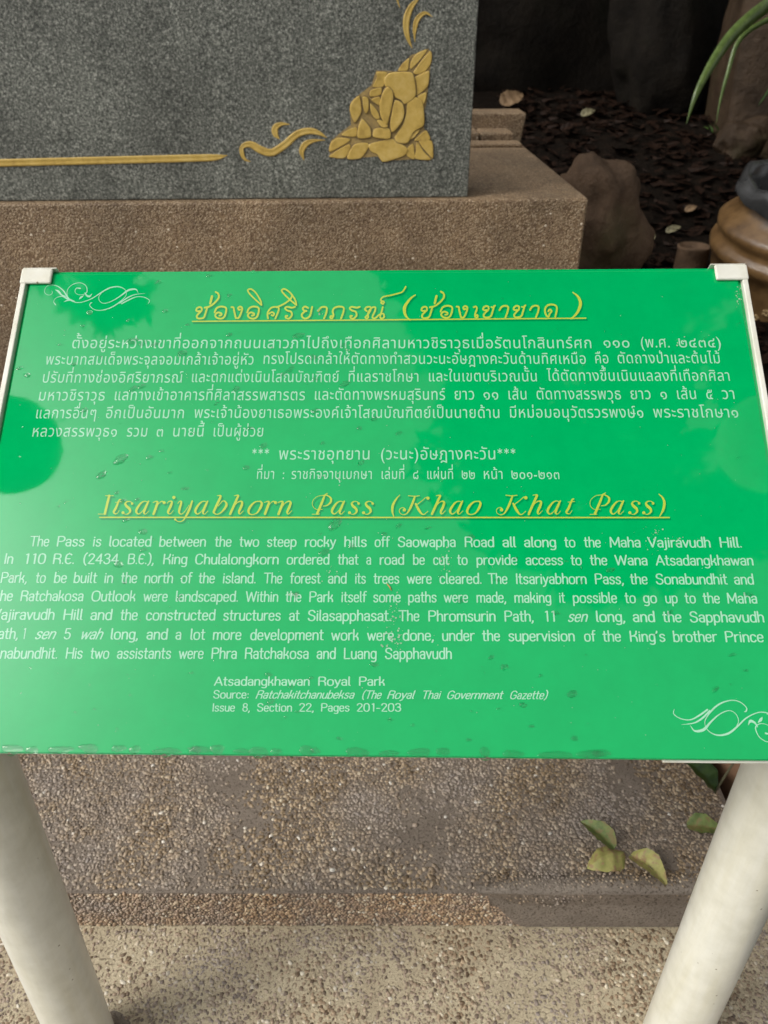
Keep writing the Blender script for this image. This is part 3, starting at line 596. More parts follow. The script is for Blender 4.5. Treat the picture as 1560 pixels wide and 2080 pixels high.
pebbles('riser_gravel', np.stack([rz[:, 0], np.full(len(rz), YS - 0.0004), rz[:, 1]], 1), (0, -1, 0), 0.0031, False, M['pebw'])
# the mortar smear: a lumpy fillet along the nose of the step
V = []; F = []; nx_ = 90
for i in range(nx_):
    x = 0.155 + 0.48 * i / (nx_ - 1); k = sm(i / 16); dn = sm((x - .15) / .10); w = 0.012 + 0.020 * k + 0.008 * noise.noise(Vector((x * 22, 0, 0)))
    for t, (dy, dz) in enumerate(((w, .0012), (w * .8, .0042), (w * .4, .0060), (-.003, .0040), (w * .1 + .001, -.018 * dn), (w * .0 - .004 * k, -.055 * dn), (-.004 * k, -.098 * dn))):
        V.append((x, YS + dy, YR + dz + (.0016 * noise.noise(Vector((x * 60, t, 0))) if t < 6 else 0)))
for i in range(nx_ - 1):
    for t in range(6): a = i * 7 + t; F.append((a, a + 1, a + 8, a + 7))
tag(obj('mortar_smear', V, F, M['greyc'], smooth=True), kind='structure')
sm_ = field(0.17, 0.63, 0.0, 0.085, 0.0072, lambda P: P[:, 1] < 0.040 + 0.018 * np.sin(P[:, 0] * 21 + 2) + rng.uniform(-.012, .012, len(P)))   # x, distance down over the nose
pebbles('smear_gravel', np.array([(x, YS + (.032 - u if u < .03 else .002 - (u - .03) * .16), YR + (.005 if u < .024 else .005 - (u - .024) * 1.0)) for x, u in sm_]), (0, 0, 1), 0.0024, False, M['peb'])

# ------------------------------------------------------------------ memorial: plinth, granite slab, gilded carving
YAW = R(2.4); mx = Vector((math.cos(YAW), math.sin(YAW), 0)); my = Vector((-math.sin(YAW), math.cos(YAW), 0)); mz = Vector((0, 0, 1))
ZT = 0.94; corner = on_z(1196, 403, ZT)
pl = root('plinth', tuple(corner + Vector((0, 0, -ZT + 0.1))), 'broad brown washed gravel plinth that carries the grey granite slab', 'plinth')
V, F = frame_box(corner, mx, my, mz, (-2.3, 0), (0, 0.90), (-ZT - 0.02, 0), 0.006); obj('gravel_block', V, F, M['plinth'], pl, smooth=False)
V, F = frame_box(corner, mx, my, mz, (-2.28, -0.012), (0.80, 0.888), (0.0, 0.010), 0.003); obj('back_ledge', V, F, M['terra'] if 0 else M['plinth'], pl)
for nm, a, b, c, lab, grp in (('kerb_block', (-1.2, 0.10), (0.92, 1.05), (-0.30, 0.028), 'lower pale kerb block lying just behind the plinth, its end broken off', None),):
    for q, (x0, x1) in enumerate(((-1.2, -0.14), (-0.134, -0.02))):
        V, F = frame_box(corner, mx, my, mz, (x0, x1), b, c, 0.006); o = obj(nm, V, F, M['plinth'], loc=tuple(corner))
        tag(o, ('long kerb block behind the granite slab and plinth, ending left of a short one', 'short kerb block behind the plinth corner, right end of the lower row')[q], 'kerb block', 'kerb blocks behind the plinth')
V, F = frame_box(corner, mx, my, mz, (-1.2, 0.045), (1.055, 1.19), (-0.30, 0.075), 0.006)
V = [tuple(np.array(v) - (np.array(mx) * 0.05 if (Vector(v) - corner).dot(mx) > 0 and (Vector(v) - corner).z < 0.04 else 0)) for v in V]
tag(obj('kerb_block', V, F, M['plinth'], loc=tuple(corner)), 'upper kerb block behind the others, with a slanted right end', 'kerb block', 'kerb blocks behind the plinth')

so_ = on_z(950, 401, ZT) + my * 0.0                    # slab's lower right front corner
gs = root('granite_slab', tuple(so_), 'upright speckled grey granite slab with gilded rose carving in its lower right corner', 'stone slab')
V, F = frame_box(so_, mx, my, mz, (-1.75, 0), (0.0, 0.13), (0.001, 1.15), 0.003); obj('stone', V, F, M['granite'], gs)
def gp(px, py, h=0.0): return on_plane(px, py, so_, my) - my * h
CB = 3.12
def crop(x, y): return 450 + x / CB, y / CB
def carved_strip(name, pts, mat, depth=0.0022):
    """groove with gilded bed: two raised lips and a hollow between them"""
    Q = catmull(pts, 7); V = []; F = []; k = len(Q)
    for i in range(k):
        d = Q[min(i + 1, k - 1)][:2] - Q[max(i - 1, 0)][:2]; d = d / max(np.hypot(*d), 1e-9); nn = np.array([-d[1], d[0]]); w = max(Q[i][2], .8) / 2
        if nn[1] < 0: pass
        dep = depth * min(1, w / 5)
        for t, h in ((1.06, -.0005), (1.0, dep), (.45, dep * .35), (0, 0.0006), (-.45, dep * .35), (-1.0, dep), (-1.06, -.0005)):
            p = Q[i][:2] + nn * w * t; V.append(gp(p[0], p[1], h))
    for i in range(k - 1):
        for t in range(6): a = i * 7 + t; F.append((a, a + 7, a + 8, a + 1))
    return obj(name, V, F, mat, gs, smooth=True)
def petal(name, P, h0=0.0012, h1=0.0026):
    P = [np.array(crop(*p)) for p in P]; Q = []
    for i, p in enumerate(P):
        a, b = P[i - 1], P[(i + 1) % len(P)]; Q += [p + (a - p) * .12, p * .9 + (a + b) * .05, p + (b - p) * .12]
    c = np.mean(Q, axis=0); V = []; n = len(Q); F = []
    rc_ = np.array(crop(1050, 700)); dv = c - rc_; ln = max(np.hypot(*dv), 1e-6); dv = dv / ln; ext = max(abs(float((p - c) @ dv)) for p in Q)
    if name == 'rose_leaf': dv = np.array([dv[1], -dv[0]])
    for s, h in ((1.05, 0.0), (1.035, h0), (0.96, h1), (0.55, h1 * .95), (0.2, h1 * .85)):
        for q in Q:
            p = c + (q - c) * s; tt = min(max(.5 - .5 * float((p - c) @ dv) / max(ext, 1e-6), 0), 1); V.append(gp(p[0], p[1], h if s > 1.04 else h * (0.5 + 1.9 * tt)))
    for r in range(4):
        for k in range(n): a = r * n + k; b = r * n + (k + 1) % n; F.append((a, b, b + n, a + n))
    F.append(tuple(range(4 * n, 5 * n)))
    if area(Q) > 0: F = [f[::-1] for f in F]
    return obj(name, V, F, M['gold'], gs, smooth=True)
bed = [crop(*p) for p in [(684, 990), (692, 892), (760, 835), (822, 790), (812, 700), (868, 602), (950, 540), (980, 446), (1110, 452), (1150, 400), (1200, 350), (1310, 308), (1333, 350), (1318, 470), (1300, 640), (1282, 720), (1282, 810), (1340, 1008), (1200, 1010), (1060, 1018), (1000, 990), (800, 1006)]]
Vb, Tb = fill([[[np.array(p) for p in bed]]]); obj('carving_bed', [gp(p[0], p[1], 0.0007) for p in Vb], [tuple(t) for t in Tb], M['dull'], gs)
LEAVES = [[(1202, 436), (1198, 398), (1228, 346), (1302, 313), (1262, 375)], [(1216, 462), (1244, 415), (1316, 328), (1332, 350), (1325, 402), (1292, 450), (1246, 470)], [(1120, 448), (1145, 405), (1188, 368), (1186, 405), (1178, 446)],
 [(686, 960), (695, 902), (740, 872), (818, 884), (760, 926)], [(686, 986), (755, 940), (806, 915), (818, 936), (780, 1000), (702, 996)], [(797, 1002), (842, 915), (925, 906), (926, 942), (882, 1000)],
 [(762, 856), (792, 826), (855, 806), (850, 864)], [(1175, 985), (1180, 935), (1214, 912), (1222, 1006)], [(1230, 1004), (1231, 960), (1240, 902), (1285, 965), (1325, 1010)], [(1252, 896), (1330, 892), (1340, 960), (1336, 1000), (1296, 960)], [(1222, 884), (1290, 827), (1315, 858), (1318, 884), (1250, 892)]]
PETALS = [[(1225, 496), (1270, 470), (1310, 455), (1312, 500), (1300, 550), (1240, 597), (1236, 550)], [(1045, 545), (1040, 502), (1075, 468), (1190, 465), (1214, 500), (1222, 600), (1160, 650), (1138, 628), (1100, 608), (1088, 572)],
 [(985, 458), (1046, 462), (1034, 500), (1024, 544), (962, 545), (985, 492)], [(946, 572), (1000, 556), (1012, 562), (1005, 598), (946, 608)], [(950, 628), (1000, 614), (1000, 664), (966, 646)],
 [(1030, 576), (1056, 557), (1083, 590), (1080, 650), (1048, 774), (1012, 730), (1005, 650)], [(1102, 642), (1144, 662), (1154, 720), (1138, 770), (1086, 828), (1072, 780), (1086, 690)],
 [(1182, 650), (1225, 627), (1264, 650), (1274, 700), (1274, 790), (1215, 830), (1180, 893), (1122, 890), (1107, 858), (1150, 792), (1172, 720)], [(845, 768), (817, 700), (826, 650), (868, 612), (880, 650), (882, 710)],
 [(896, 616), (928, 626), (930, 690), (914, 714), (900, 680)], [(892, 757), (925, 790), (942, 820), (940, 864), (867, 868), (871, 802)], [(976, 817), (1058, 815), (1067, 868), (1040, 877), (966, 864)], [(985, 762), (1012, 762), (1050, 790), (1044, 804), (1012, 800)],
 [(946, 916), (1072, 886), (1110, 905), (1168, 940), (1154, 980), (1072, 1010), (1022, 1017), (992, 976), (957, 958)], [(1197, 880), (1216, 842), (1254, 822), (1226, 862)], [(1246, 612), (1296, 588), (1288, 640), (1276, 658)], [(946, 660), (985, 700), (1000, 745), (975, 748), (950, 715)]]
CEN = np.array([1050., 690.])
def periodic(P, n=4):
    P = [np.array(p, float) for p in P]; k = len(P); out = []
    for i in range(k):
        a, b, c, d = P[i - 1], P[i], P[(i + 1) % k], P[(i + 2) % k]
        for q in range(n):
            t = q / n; out.append(.5 * ((2 * b) + (c - a) * t * .8 + (2 * a - 5 * b + 4 * c - d) * t * t * .8 + (3 * b - a - 3 * c + d) * t ** 3 * .8) if False else b + (c - a) * .38 * (t - 2 * t * t + t ** 3) + (c - b) * (3 * t * t - 2 * t ** 3) + (d - b) * .38 * (t ** 3 - t * t))
    return out
def layered(name, P, k, kind):
    """one carved petal or leaf: a dark undercut plate and the gilded body over it, later ones lapping over earlier"""
    Q0 = periodic(P); c = np.mean(Q0, axis=0); hb = 0.0010 + k * 0.00028; n = len(Q0); big = 1.10 if kind == 'p' else 1.03
    dv = c - CEN; dv = dv / max(np.hypot(*dv), 1e-6); ext = max(abs(float((p - c) @ dv)) for p in Q0); R_ = np.array([c + (p - c) * big for p in Q0])
    size = np.sqrt(abs(area(R_))); V = []; F = []
    def put(Q, h):
        for p in Q: V.append(gp(*crop(*p), h(p) if callable(h) else h))
    o1 = R_ + (R_ - c) / np.maximum(np.linalg.norm(R_ - c, axis=1), 1e-6)[:, None] * 3.5
    put(o1, 0.0004); put(o1, hb); F1 = [(q, (q + 1) % n, n + (q + 1) % n, n + q) for q in range(n)] + [tuple(range(n, 2 * n))]
    if area(R_) > 0: F1 = [f[::-1] for f in F1]
    pl_ = obj(name, V, F1, M['groove'], gs); V = []
    up = (lambda p: hb + .0008 + .0016 * min(max(.5 + .5 * float((p - c) @ dv) / max(ext, 1e-6), 0), 1)) if kind == 'p' else (lambda p: hb + .0012)
    for s_, hh_ in ((1.0, 0.0), (.985, .8), (.93, 1.0), (.6, .75), (.25, .65)):
        put(c + (R_ - c) * s_, (lambda p, g=hh_: hb + .0001 + (up(p) - hb) * g))
    F = [(r * n + q, r * n + (q + 1) % n, (r + 1) * n + (q + 1) % n, (r + 1) * n + q) for r in range(4) for q in range(n)] + [tuple(range(4 * n, 5 * n))]
    if area(R_) > 0: F = [f[::-1] for f in F]
    obj('gilding', V, F, M['gold'], pl_, smooth=True)
for k, p in enumerate(LEAVES): layered('rose_leaf', p, k * .4, 'l')
order = sorted(PETALS, key=lambda P: -np.hypot(*(np.mean(P, axis=0) - CEN)))
for k, p in enumerate(order): layered('rose_petal', p, 3 + k * .8, 'p')
for s in ("185 1025 3 150 1010 14 131 975 22 132 930 24 185 915 34 250 950 40 320 966 40 400 918 40 480 850 38 560 830 34 620 845 22 667 872 3", "432 788 3 380 786 20 342 808 34 342 850 30 368 882 3",
          "657 888 3 590 891 16 534 912 32 508 960 28 522 1016 3", "1250 -12 10 1204 40 30 1175 110 36 1171 190 30 1188 260 18 1210 306 2", "1336 106 3 1290 82 18 1242 120 28 1224 190 20 1225 266 2", "1112 -12 10 1120 20 8 1131 52 2"):
    v = list(map(float, s.split())); carved_strip('scroll', [(*crop(v[i], v[i + 1]), v[i + 2] / CB * 1.15) for i in range(0, len(v), 3)], M['gold'])
carved_strip('gilded_line', [(-420, 343, 14), (-200, 337, 14), (0, 331, 14.5), (200, 326, 14.5), (400, 321, 14), (440, 319.5, 11), (462, 315.5, 1)], M['gold'])

# ------------------------------------------------------------------ the sign
sg = root('information_sign', (0, 0.545, 0), 'green bilingual information sign on two white pipe legs, wet with rain', 'sign')
def sbox(name, a, b, c, mat, r=0.0): V, F = frame_box(SC, SX, SU, SN, a, b, c, r); return obj(name, V, F, mat, sg)
hw, hh = SW / 2, SH / 2
sbox('backing_panel', (-hw, hw), (-hh, hh), (-0.0065, -0.0028), M['panel'])
sbox('acrylic_face', (-hw + 0.0045, hw - 0.0045), (-hh + 0.0008, hh - 0.0045), (-0.0027, 0.0), M['panel'], 0.0006)
BAR = 0.0048
for s in (-1, 1):
    a = (hw - 0.001, hw + BAR) if s > 0 else (-hw - BAR, -hw + 0.001)
    sbox('side_bar', a, (-hh - 0.004, hh + 0.002), (-0.034, 0.0030), M['white'], 0.0010)
    a = (hw - 0.029, hw + BAR + .001) if s > 0 else (-hw - BAR - .001, -hw + 0.029)
    clip = sbox('corner_clip', a, (hh - 0.0185, hh + 0.0005), (0.0005, 0.0042), M['white'], 0.0018)
    a = (hw - 0.033, hw + BAR * .9) if s > 0 else (-hw - BAR * .9, -hw + 0.033)
    V, F = frame_box(SC, SX, SU, SN, a, (hh + 0.0004, hh + 0.0016), (-0.030, 0.0036), 0.0004); obj('clip_back', V, F, M['white'], clip)
    a = (hw - 0.135, hw - 0.002)
    if s > 0: sbox('support_lip', a, (-hh - 0.0022, -hh + 0.03), (-0.0125, -0.0075), M['white'], 0.001)
sbox('cross_bar', (-hw + 0.01, hw - 0.01), (-hh + 0.07, -hh + 0.11), (-0.0335, -0.0085), M['white'], 0.003)
sbox('cross_bar', (-hw + 0.01, hw - 0.01), (hh - 0.07, hh - 0.03), (-0.0335, -0.0085), M['white'], 0.003)
for lx, tx, seed in ((-0.455, -0.447, 0), (0.437, 0.443, 1)):
    def zsurf(x, y):   # underside of the sign above a point
        p = Vector((x, y, 0)); return ((SC - SN * 0.009) - p).dot(SN) / SN.z
    y0, y1, r = 0.537, 0.556, 0.0435; n = 48; V = []; F = []
    rings = 24
    for i in range(rings + 1):
        t = i / rings
        for k in range(n):
            th = 2 * math.pi * k / n; cx = lx + (tx - lx) * t + r * math.cos(th); cy = y0 + (y1 - y0) * t + r * math.sin(th)
            zt = min(zsurf(cx, cy), 2); V.append((cx, cy, 0.0005 + (zt - 0.0005) * t))
    for i in range(rings):
        for k in range(n): a = i * n + k; b = i * n + (k + 1) % n; F.append((a, b, b + n, a + n))
    F.append(tuple(range(rings * n, rings * n + n)))
    leg = obj('leg', V, F, M['white'], sg, smooth=True)
    prof = [(r + 0.0005, 0.012), (r + 0.006, 0.006), (r + 0.012, 0.0015), (r + 0.02, -0.001)]
    V, F = lathe((lx, y0, 0), prof, 40, 0.05)
    if seed == 0: obj('foot_ring', V, F, M['greyc'], leg, smooth=True)  # flared ring at the left leg's foot, darker than the pavement

# print
def to_obj(name, V2, T, mat, h): return obj(name, sp(V2, h), np.asarray(T), mat, sg)
for yl, yr, hp, ws in THAI_LINES:
    L = []
    for s, x0, x1 in ws: L.append(word('t', s, x0, x1, yl + (yr - yl) * ((x0 + x1) / 2) / 1500, hp, 0.548))
    V2, T = join2(L); to_obj('text_line', V2, T, M['ink'], 0.00015)
for yl, yr, hp, row in ROMAN_LINES:
    L = []
    for it in row.split('|'):
        s, x0, x1 = it.split(' '); sh = 0.0
        if s[0] == '~': s = s[1:]; sh = 0.24
        x0, x1 = float(x0), float(x1); L.append(word('s', s, x0, x1, yl + (yr - yl) * ((x0 + x1) / 2) / 1500, hp, 1.0, sh))
    V2, T = join2(L); to_obj('text_line', V2, T, M['ink'], 0.00015)
def strokes(name, ST, dots, mat, h, off=(0, 0), grow=0):
    gr = [[ribbon([(p[0] + off[0], p[1] + off[1], p[2] + grow) for p in P], 5, True)] for P in ST] + [[disc(x + off[0], y + off[1], r + grow / 2)] for x, y, r in dots]
    V2, T = fill(gr); U = np.array([bp(x, y) for x, y in V2]); return to_obj(name, U, T, mat, h)
strokes('title_shadow', TH + [UL1], [], M['shade'], 0.00008, (2.6, 3.4), 1.2)
strokes('title_shadow', LT + [UL2], LD, M['shade'], 0.00008, (2.6, 3.4), 1.2)
strokes('thai_title', TH, [], M['yel'], 0.00016); strokes('title_underline', [UL1], [], M['yel'], 0.00022)
strokes('roman_title', LT, LD, M['yel'], 0.00016); strokes('title_underline', [UL2], [], M['yel'], 0.00022)
F1 = [[(60 + v[i] / 5.778, 560 + v[i + 1] / 5.778, v[i + 2] / 5.778 * 1.05) for i in range(0, len(v), 3)] for v in [list(map(float, s.split())) for s in FL]]
strokes('flourish', F1, [], M['ink'], 0.00015)
# the same flourish turned half round stands in the lower right corner
c1, c2 = bp(229, 599.6), bp(1465.8, 1467.8)
V2, T = fill([[ribbon(P, 5, True)] for P in F1]); U = np.array([bp(x, y) for x, y in V2]); U = c2 - (U - c1) * 1.0
to_obj('flourish', U, T, M['ink'], 0.00015)
def at_y(px, py, y): d = sight(px, py); return CAM + d * (y / d.y)

# ------------------------------------------------------------------ rain and dirt on the sign
def drop_mesh(c, a, b, rot, h, seed):
    V = []; F = []; n = 20; rr = random.Random(seed); ph = [rr.uniform(0, 6.28) for _ in range(3)]; am = [rr.uniform(0, .16), rr.uniform(0, .10), rr.uniform(0, .05)]
    lv = [(1.0, -0.00015), (.985, .00004 + h * .04), (.90, h * .26), (.74, h * .56), (.5, h * .86), (.22, h * 1.0)]
    for s, z in lv:
        for k in range(n):
            t = 2 * math.pi * k / n; r = 1 + sum(am[j] * math.sin((j + 2) * t + ph[j]) for j in range(3))
            x, y = a * s * r * math.cos(t), b * s * r * math.sin(t); V.append((c[0] + x * math.cos(rot) - y * math.sin(rot), c[1] + x * math.sin(rot) + y * math.cos(rot), z))
    for i in range(len(lv) - 1):
        for k in range(n): p = i * n + k; q = i * n + (k + 1) % n; F.append((p, q, q + n, p + n))
    F.append(tuple(range((len(lv) - 1) * n, len(lv) * n))); return V, F
DROPS = [(182, 635, 9), (168, 662, 5), (260, 651, 6), (322, 573, 7), (335, 632, 6), (466, 600, 7), (515, 552, 5), (425, 560, 7), (290, 697, 9), (268, 693, 12), (313, 700, 8), (370, 718, 12), (465, 680, 6), (606, 682, 10), (590, 750, 9), (635, 725, 10),
 (287, 785, 11), (55, 762, 8), (270, 790, 8), (480, 790, 8), (170, 833, 9), (205, 725, 5), (245, 933, 13), (206, 965, 11), (303, 929, 8), (328, 916, 6), (500, 950, 9), (379, 992, 5), (237, 1001, 6), (250, 1017, 8), (278, 1015, 6), (255, 1057, 9), (40, 748, 6),
 (290, 1080, 9), (290, 1117, 6), (240, 1146, 11), (345, 960, 5), (535, 905, 7), (510, 870, 8), (700, 780, 9), (575, 760, 8), (640, 770, 7), (760, 850, 7), (697, 702, 9), (640, 835, 8), (733, 940, 8), (680, 1065, 16), (715, 1107, 8), (650, 1085, 5), (657, 1122, 11), (715, 1112, 7),
 (253, 1183, 6), (372, 1174, 6), (600, 1207, 9), (365, 1213, 8), (935, 1220, 9), (810, 1068, 7), (870, 1072, 6), (958, 1090, 8), (895, 1170, 6), (1010, 1178, 6), (780, 1085, 6), (1240, 1158, 8), (1046, 1135, 7), (1150, 1140, 5), (1025, 1355, 9), (998, 1335, 8), (1098, 1372, 5), (1162, 1410, 11), (1062, 1432, 9),
 (1453, 1400, 8), (1488, 1330, 6), (1080, 1475, 6), (952, 1503, 7), (1167, 1500, 7), (1012, 1440, 5), (792, 1462, 5), (838, 1473, 4), (550, 1425, 8), (545, 1370, 7), (605, 1445, 6), (590, 1395, 5), (632, 1377, 6), (760, 1350, 7), (388, 1367, 5), (690, 1500, 6), (1130, 1245, 9), (1180, 1183, 6), (1520, 1208, 8), (1515, 1362, 5), (1360, 1245, 7), (1500, 930, 4), (1330, 1290, 4), (730, 870, 7), (810, 880, 6), (655, 900, 5), (395, 880, 5), (440, 820, 6), (150, 740, 6), (120, 700, 5), (380, 660, 5)]
VV = []; FF = []
def add(V, F, dst=None):
    dst = dst or (VV, FF); k = len(dst[0]); dst[0].extend(V); dst[1].extend([tuple(i + k for i in f) for f in F])
for i, (x, y, r) in enumerate(DROPS):
    s = 0.00046 * r * (0.85 + 0.25 * random.random()) * (0.86 if y > 1000 else 1.0); add(*drop_mesh(bp(x, y), s * random.uniform(1.0, 1.45), s * random.uniform(.62, .85), random.uniform(-.2, .75), s * random.uniform(.16, .24), i))
for i in range(150):
    x = 40 + 1480 * random.random() ** 1.25; y = random.uniform(560, 1500); s = random.uniform(.0004, .0010); add(*drop_mesh(bp(x, y), s * random.uniform(1, 1.6), s, random.uniform(0, 3), s * .3, 900 + i))
tag(obj('rain_drops', sp([(v[0], v[1]) for v in VV]) + np.outer([v[2] for v in VV], np.array(SN)), FF, M['water'], loc=tuple(SC), smooth=True), 'rain drops spread over the green sign board', kind='stuff')
# a row of drops hanging from the lower edge of the board
VV = []; FF = []
for i, (x, w) in enumerate([(22, 26), (62, 14), (120, 30), (178, 24), (238, 18), (272, 12), (338, 34), (395, 13), (404, 30), (440, 16), (490, 18), (524, 22), (560, 14), (622, 16), (640, 12), (725, 26), (790, 22), (852, 24), (900, 18), (985, 12), (1042, 24), (1130, 34), (1200, 30), (1222, 20)]):
    s = 0.00040 * w; e = bp(x, 1538); c = np.array([e[0], -hh + 0.0042 + .001 * math.sin(i * 5)]); V, F = drop_mesh(c, s, 0.0036 + 0.0010 * math.sin(i * 3), 0.0, 0.0006, 50 + i); add(V, F)
for x in (22, 338, 524, 985):
    e = bp(x, 1538); V, F = drop_mesh((e[0], -hh - 0.0001), 0.0045, 0.0022, 0, .0025, x); add([(a, b, c - .0012) for a, b, c in V], F)
tag(obj('edge_drops', sp([(v[0], v[1]) for v in VV]) + np.outer([v[2] for v in VV], np.array(SN)), FF, M['water'], loc=tuple(SC), smooth=True), 'water beads along the lower edge of the board', kind='stuff')
# dried splashes: hundreds of specks
VV = []; FF = []
def speck(x, y, r):
    c = bp(x, y); n = 6; k0 = random.random(); V = [(c[0] + r * random.uniform(.4, 1.2) * math.cos(t * 6.283 / n + k0), c[1] + r * random.uniform(.4, 1.2) * math.sin(t * 6.283 / n + k0), 0.00032) for t in range(n)]; add(V, [tuple(range(n))])
for cx, cy, sx_, sy_, n, rr in ((905, 1140, 9, 16, 60, .0006), (795, 1250, 14, 30, 110, .0006), (680, 1165, 12, 12, 50, .0005), (1330, 1082, 10, 10, 30, .0006), (800, 1300, 12, 14, 60, .0007), (555, 700, 8, 5, 14, .0006), (652, 632, 5, 5, 22, .0007), (1380, 692, 8, 8, 22, .0006), (1378, 1100, 8, 6, 30, .0006), (1320, 1110, 12, 14, 26, .0005), (705, 706, 4, 6, 12, .0007), (145, 763, 4, 4, 12, .0007), (598, 1210, 6, 3, 16, .0008), (650, 966, 5, 3, 14, .0008), (1500, 600, 6, 12, 40, .0006), (28, 1172, 6, 4, 16, .0007), (690, 970, 8, 8, 20, .0005)):
    for _ in range(int(n * .6)): speck(random.gauss(cx, sx_ * .8), random.gauss(cy, sy_ * .8), rr * random.choice((.3, .4, .5, .7, 1.0, 1.7)))
for _ in range(260): speck(random.uniform(40, 1530), random.uniform(560, 1520), random.uniform(.00015, .0005))
tag(obj('dried_specks', sp([(v[0], v[1]) for v in VV]) + 0.00032 * np.array(SN), FF, M['dirt'], loc=tuple(SC)), 'dried splash specks on the sign board', kind='stuff')
a, b = sp(bp(786, 1186), .0010)[0], sp(bp(795, 1200), .0008)[0]; V, F = tube([a, (a + b) / 2 + np.array(SX) * .0006, b], [.0004, .0007, .0003], 6)
tag(obj('twig_splinter', V, F, M['straw'], loc=tuple(b), smooth=True), 'tiny orange straw splinter stuck to the green board above the word some', 'splinter')

# ------------------------------------------------------------------ leaves
def leaf(name, base, tip, width, mat, label=None, cat='leaf', group=None, curl=0.25, up=Vector((0, 0, 1)), fold=0.25, parent=None, stem=0.0, cup=0.0):
    base, tip = Vector(base), Vector(tip); d = tip - base; L = d.length; d.normalize(); s = d.cross(up).normalized(); n = s.cross(d).normalized()
    V = []; F = []; K = 14; ws = 6
    for i in range(K + 1):
        t = i / K; w = width * (math.sin(math.pi * min(1, t * .97 + .03) ** .8) ** .75) * (1 - .25 * t)
        for j in range(-ws, ws + 1):
            q = j / ws; z = abs(q) * w * fold + curl * L * math.sin(math.pi * t) * .5 + cup * (t ** 2) * L + .04 * w * math.sin(t * 21 + q * 3) + .03 * width * math.cos(j * math.pi)*0
            V.append(base + d * (L * t) + s * (w * q * .5 * (1 + .03 * math.sin(t * 40 + j))) + n * z)
    r = 2 * ws + 1
    for i in range(K):
        for j in range(r - 1): a = i * r + j; F.append((a, a + 1, a + r + 1, a + r))
    # a thin underside gives the blade its thickness
    k = len(V); th = n * 0.0004; V += [v - th for v in V]; F += [tuple(k + q for q in f[::-1]) for f in F]
    o = obj(name, V, F, mat, parent, smooth=True, loc=tuple(base)) if parent is None else obj(name, V, F, mat, parent, smooth=True)
    if stem:
        P = [base + d * (L * .9) + n * (curl * L * .15 + .0006), base + d * (L * .5) + n * (curl * L * .5 + .0009), base + n * .001, base - d * stem * .5 + n * .002, base - d * stem + n * .001]
        V, F = tube(P, [.0003, .0007, .0011, .0010, .0008], 6)
        if parent is None: obj('stem', V, F, M['lpale'], o, smooth=True)
    if parent is None: tag(o, label, cat, group)
    return o
gl = 'leaves fallen on the gravel step'
z0 = YR + 0.003
leaf('fallen_leaf', on_z(1248, 1724, z0 + .006), on_z(1178, 1672, z0 + .004), .042, M['lfall'], 'green pointed leaf lying uppermost of the two overlapping leaves on the step', group=gl, curl=.22, fold=.35, cup=.08)
leaf('fallen_leaf', on_z(1268, 1732, z0), on_z(1192, 1764, z0), .055, M['lyel'], 'yellow-green leaf under the green one, folded, on the step', group=gl, curl=.40, fold=-.3)
leaf('fallen_leaf', on_z(1280, 1738, z0 + .002), on_z(1356, 1802, z0), .046, M['lyel'], 'yellow leaf with a brown patch, nearest the right leg', group=gl, curl=.35, fold=.35, stem=.01)
leaf('fallen_leaf', on_z(1395, 1676, z0), on_z(1470, 1690, z0 + .006), .046, M['lfall'], 'bright green leaf partly hidden behind the right white leg', group=gl, curl=.15, fold=.25)
# potted plant under the right end of the board
pc = Vector((0.815, 1.06, -0.04)); pt = root('potted_plant', tuple(pc), 'terracotta pot with a drooping green leaf beside the step under the board', 'potted plant')
V, F = lathe(pc, [(0.0, 0.0), (.13, 0), (.155, .14), (.175, .26), (.19, .28), (.19, .315), (.17, .315), (.16, .28), (0.0, .275)], 40); obj('pot', V, F, M['terra'], pt, smooth=True)
V, F = lathe(pc, [(.158, .290), (.10, .296), (0, .300)], 24); obj('potting_soil', V, F, M['soil'], pt, smooth=True)
for k, q in enumerate((('L',), (.90, 1.2, .99, 1.28, .62, .08), (.9, 1.1, 1.05, .98, .5, .08), (.84, 1.18, .74, 1.30, .52, .07), (.95, 1.15, 1.12, 1.2, .45, .08))):
    if q[0] == 'L': base, tip, w = at_y(1454, 1606, .915), at_y(1382, 1538, .95), .060
    else: base, tip, w = Vector((q[0], q[1], q[4] - .04)), Vector((q[2], q[3], q[4])), q[5]
    lf = leaf('leaf', base, tip, w, M['ldark'] if k % 2 == 0 else M['lgreen'], parent=pt, curl=.12)
    V, F = tube([pc + Vector((0, 0, .29)), (pc + Vector((0, 0, .45)) + base) / 2 + Vector((0, 0, .06)), base], [.004, .003, .002], 6); obj('stalk', V, F, M['lpale'], pt, smooth=True)

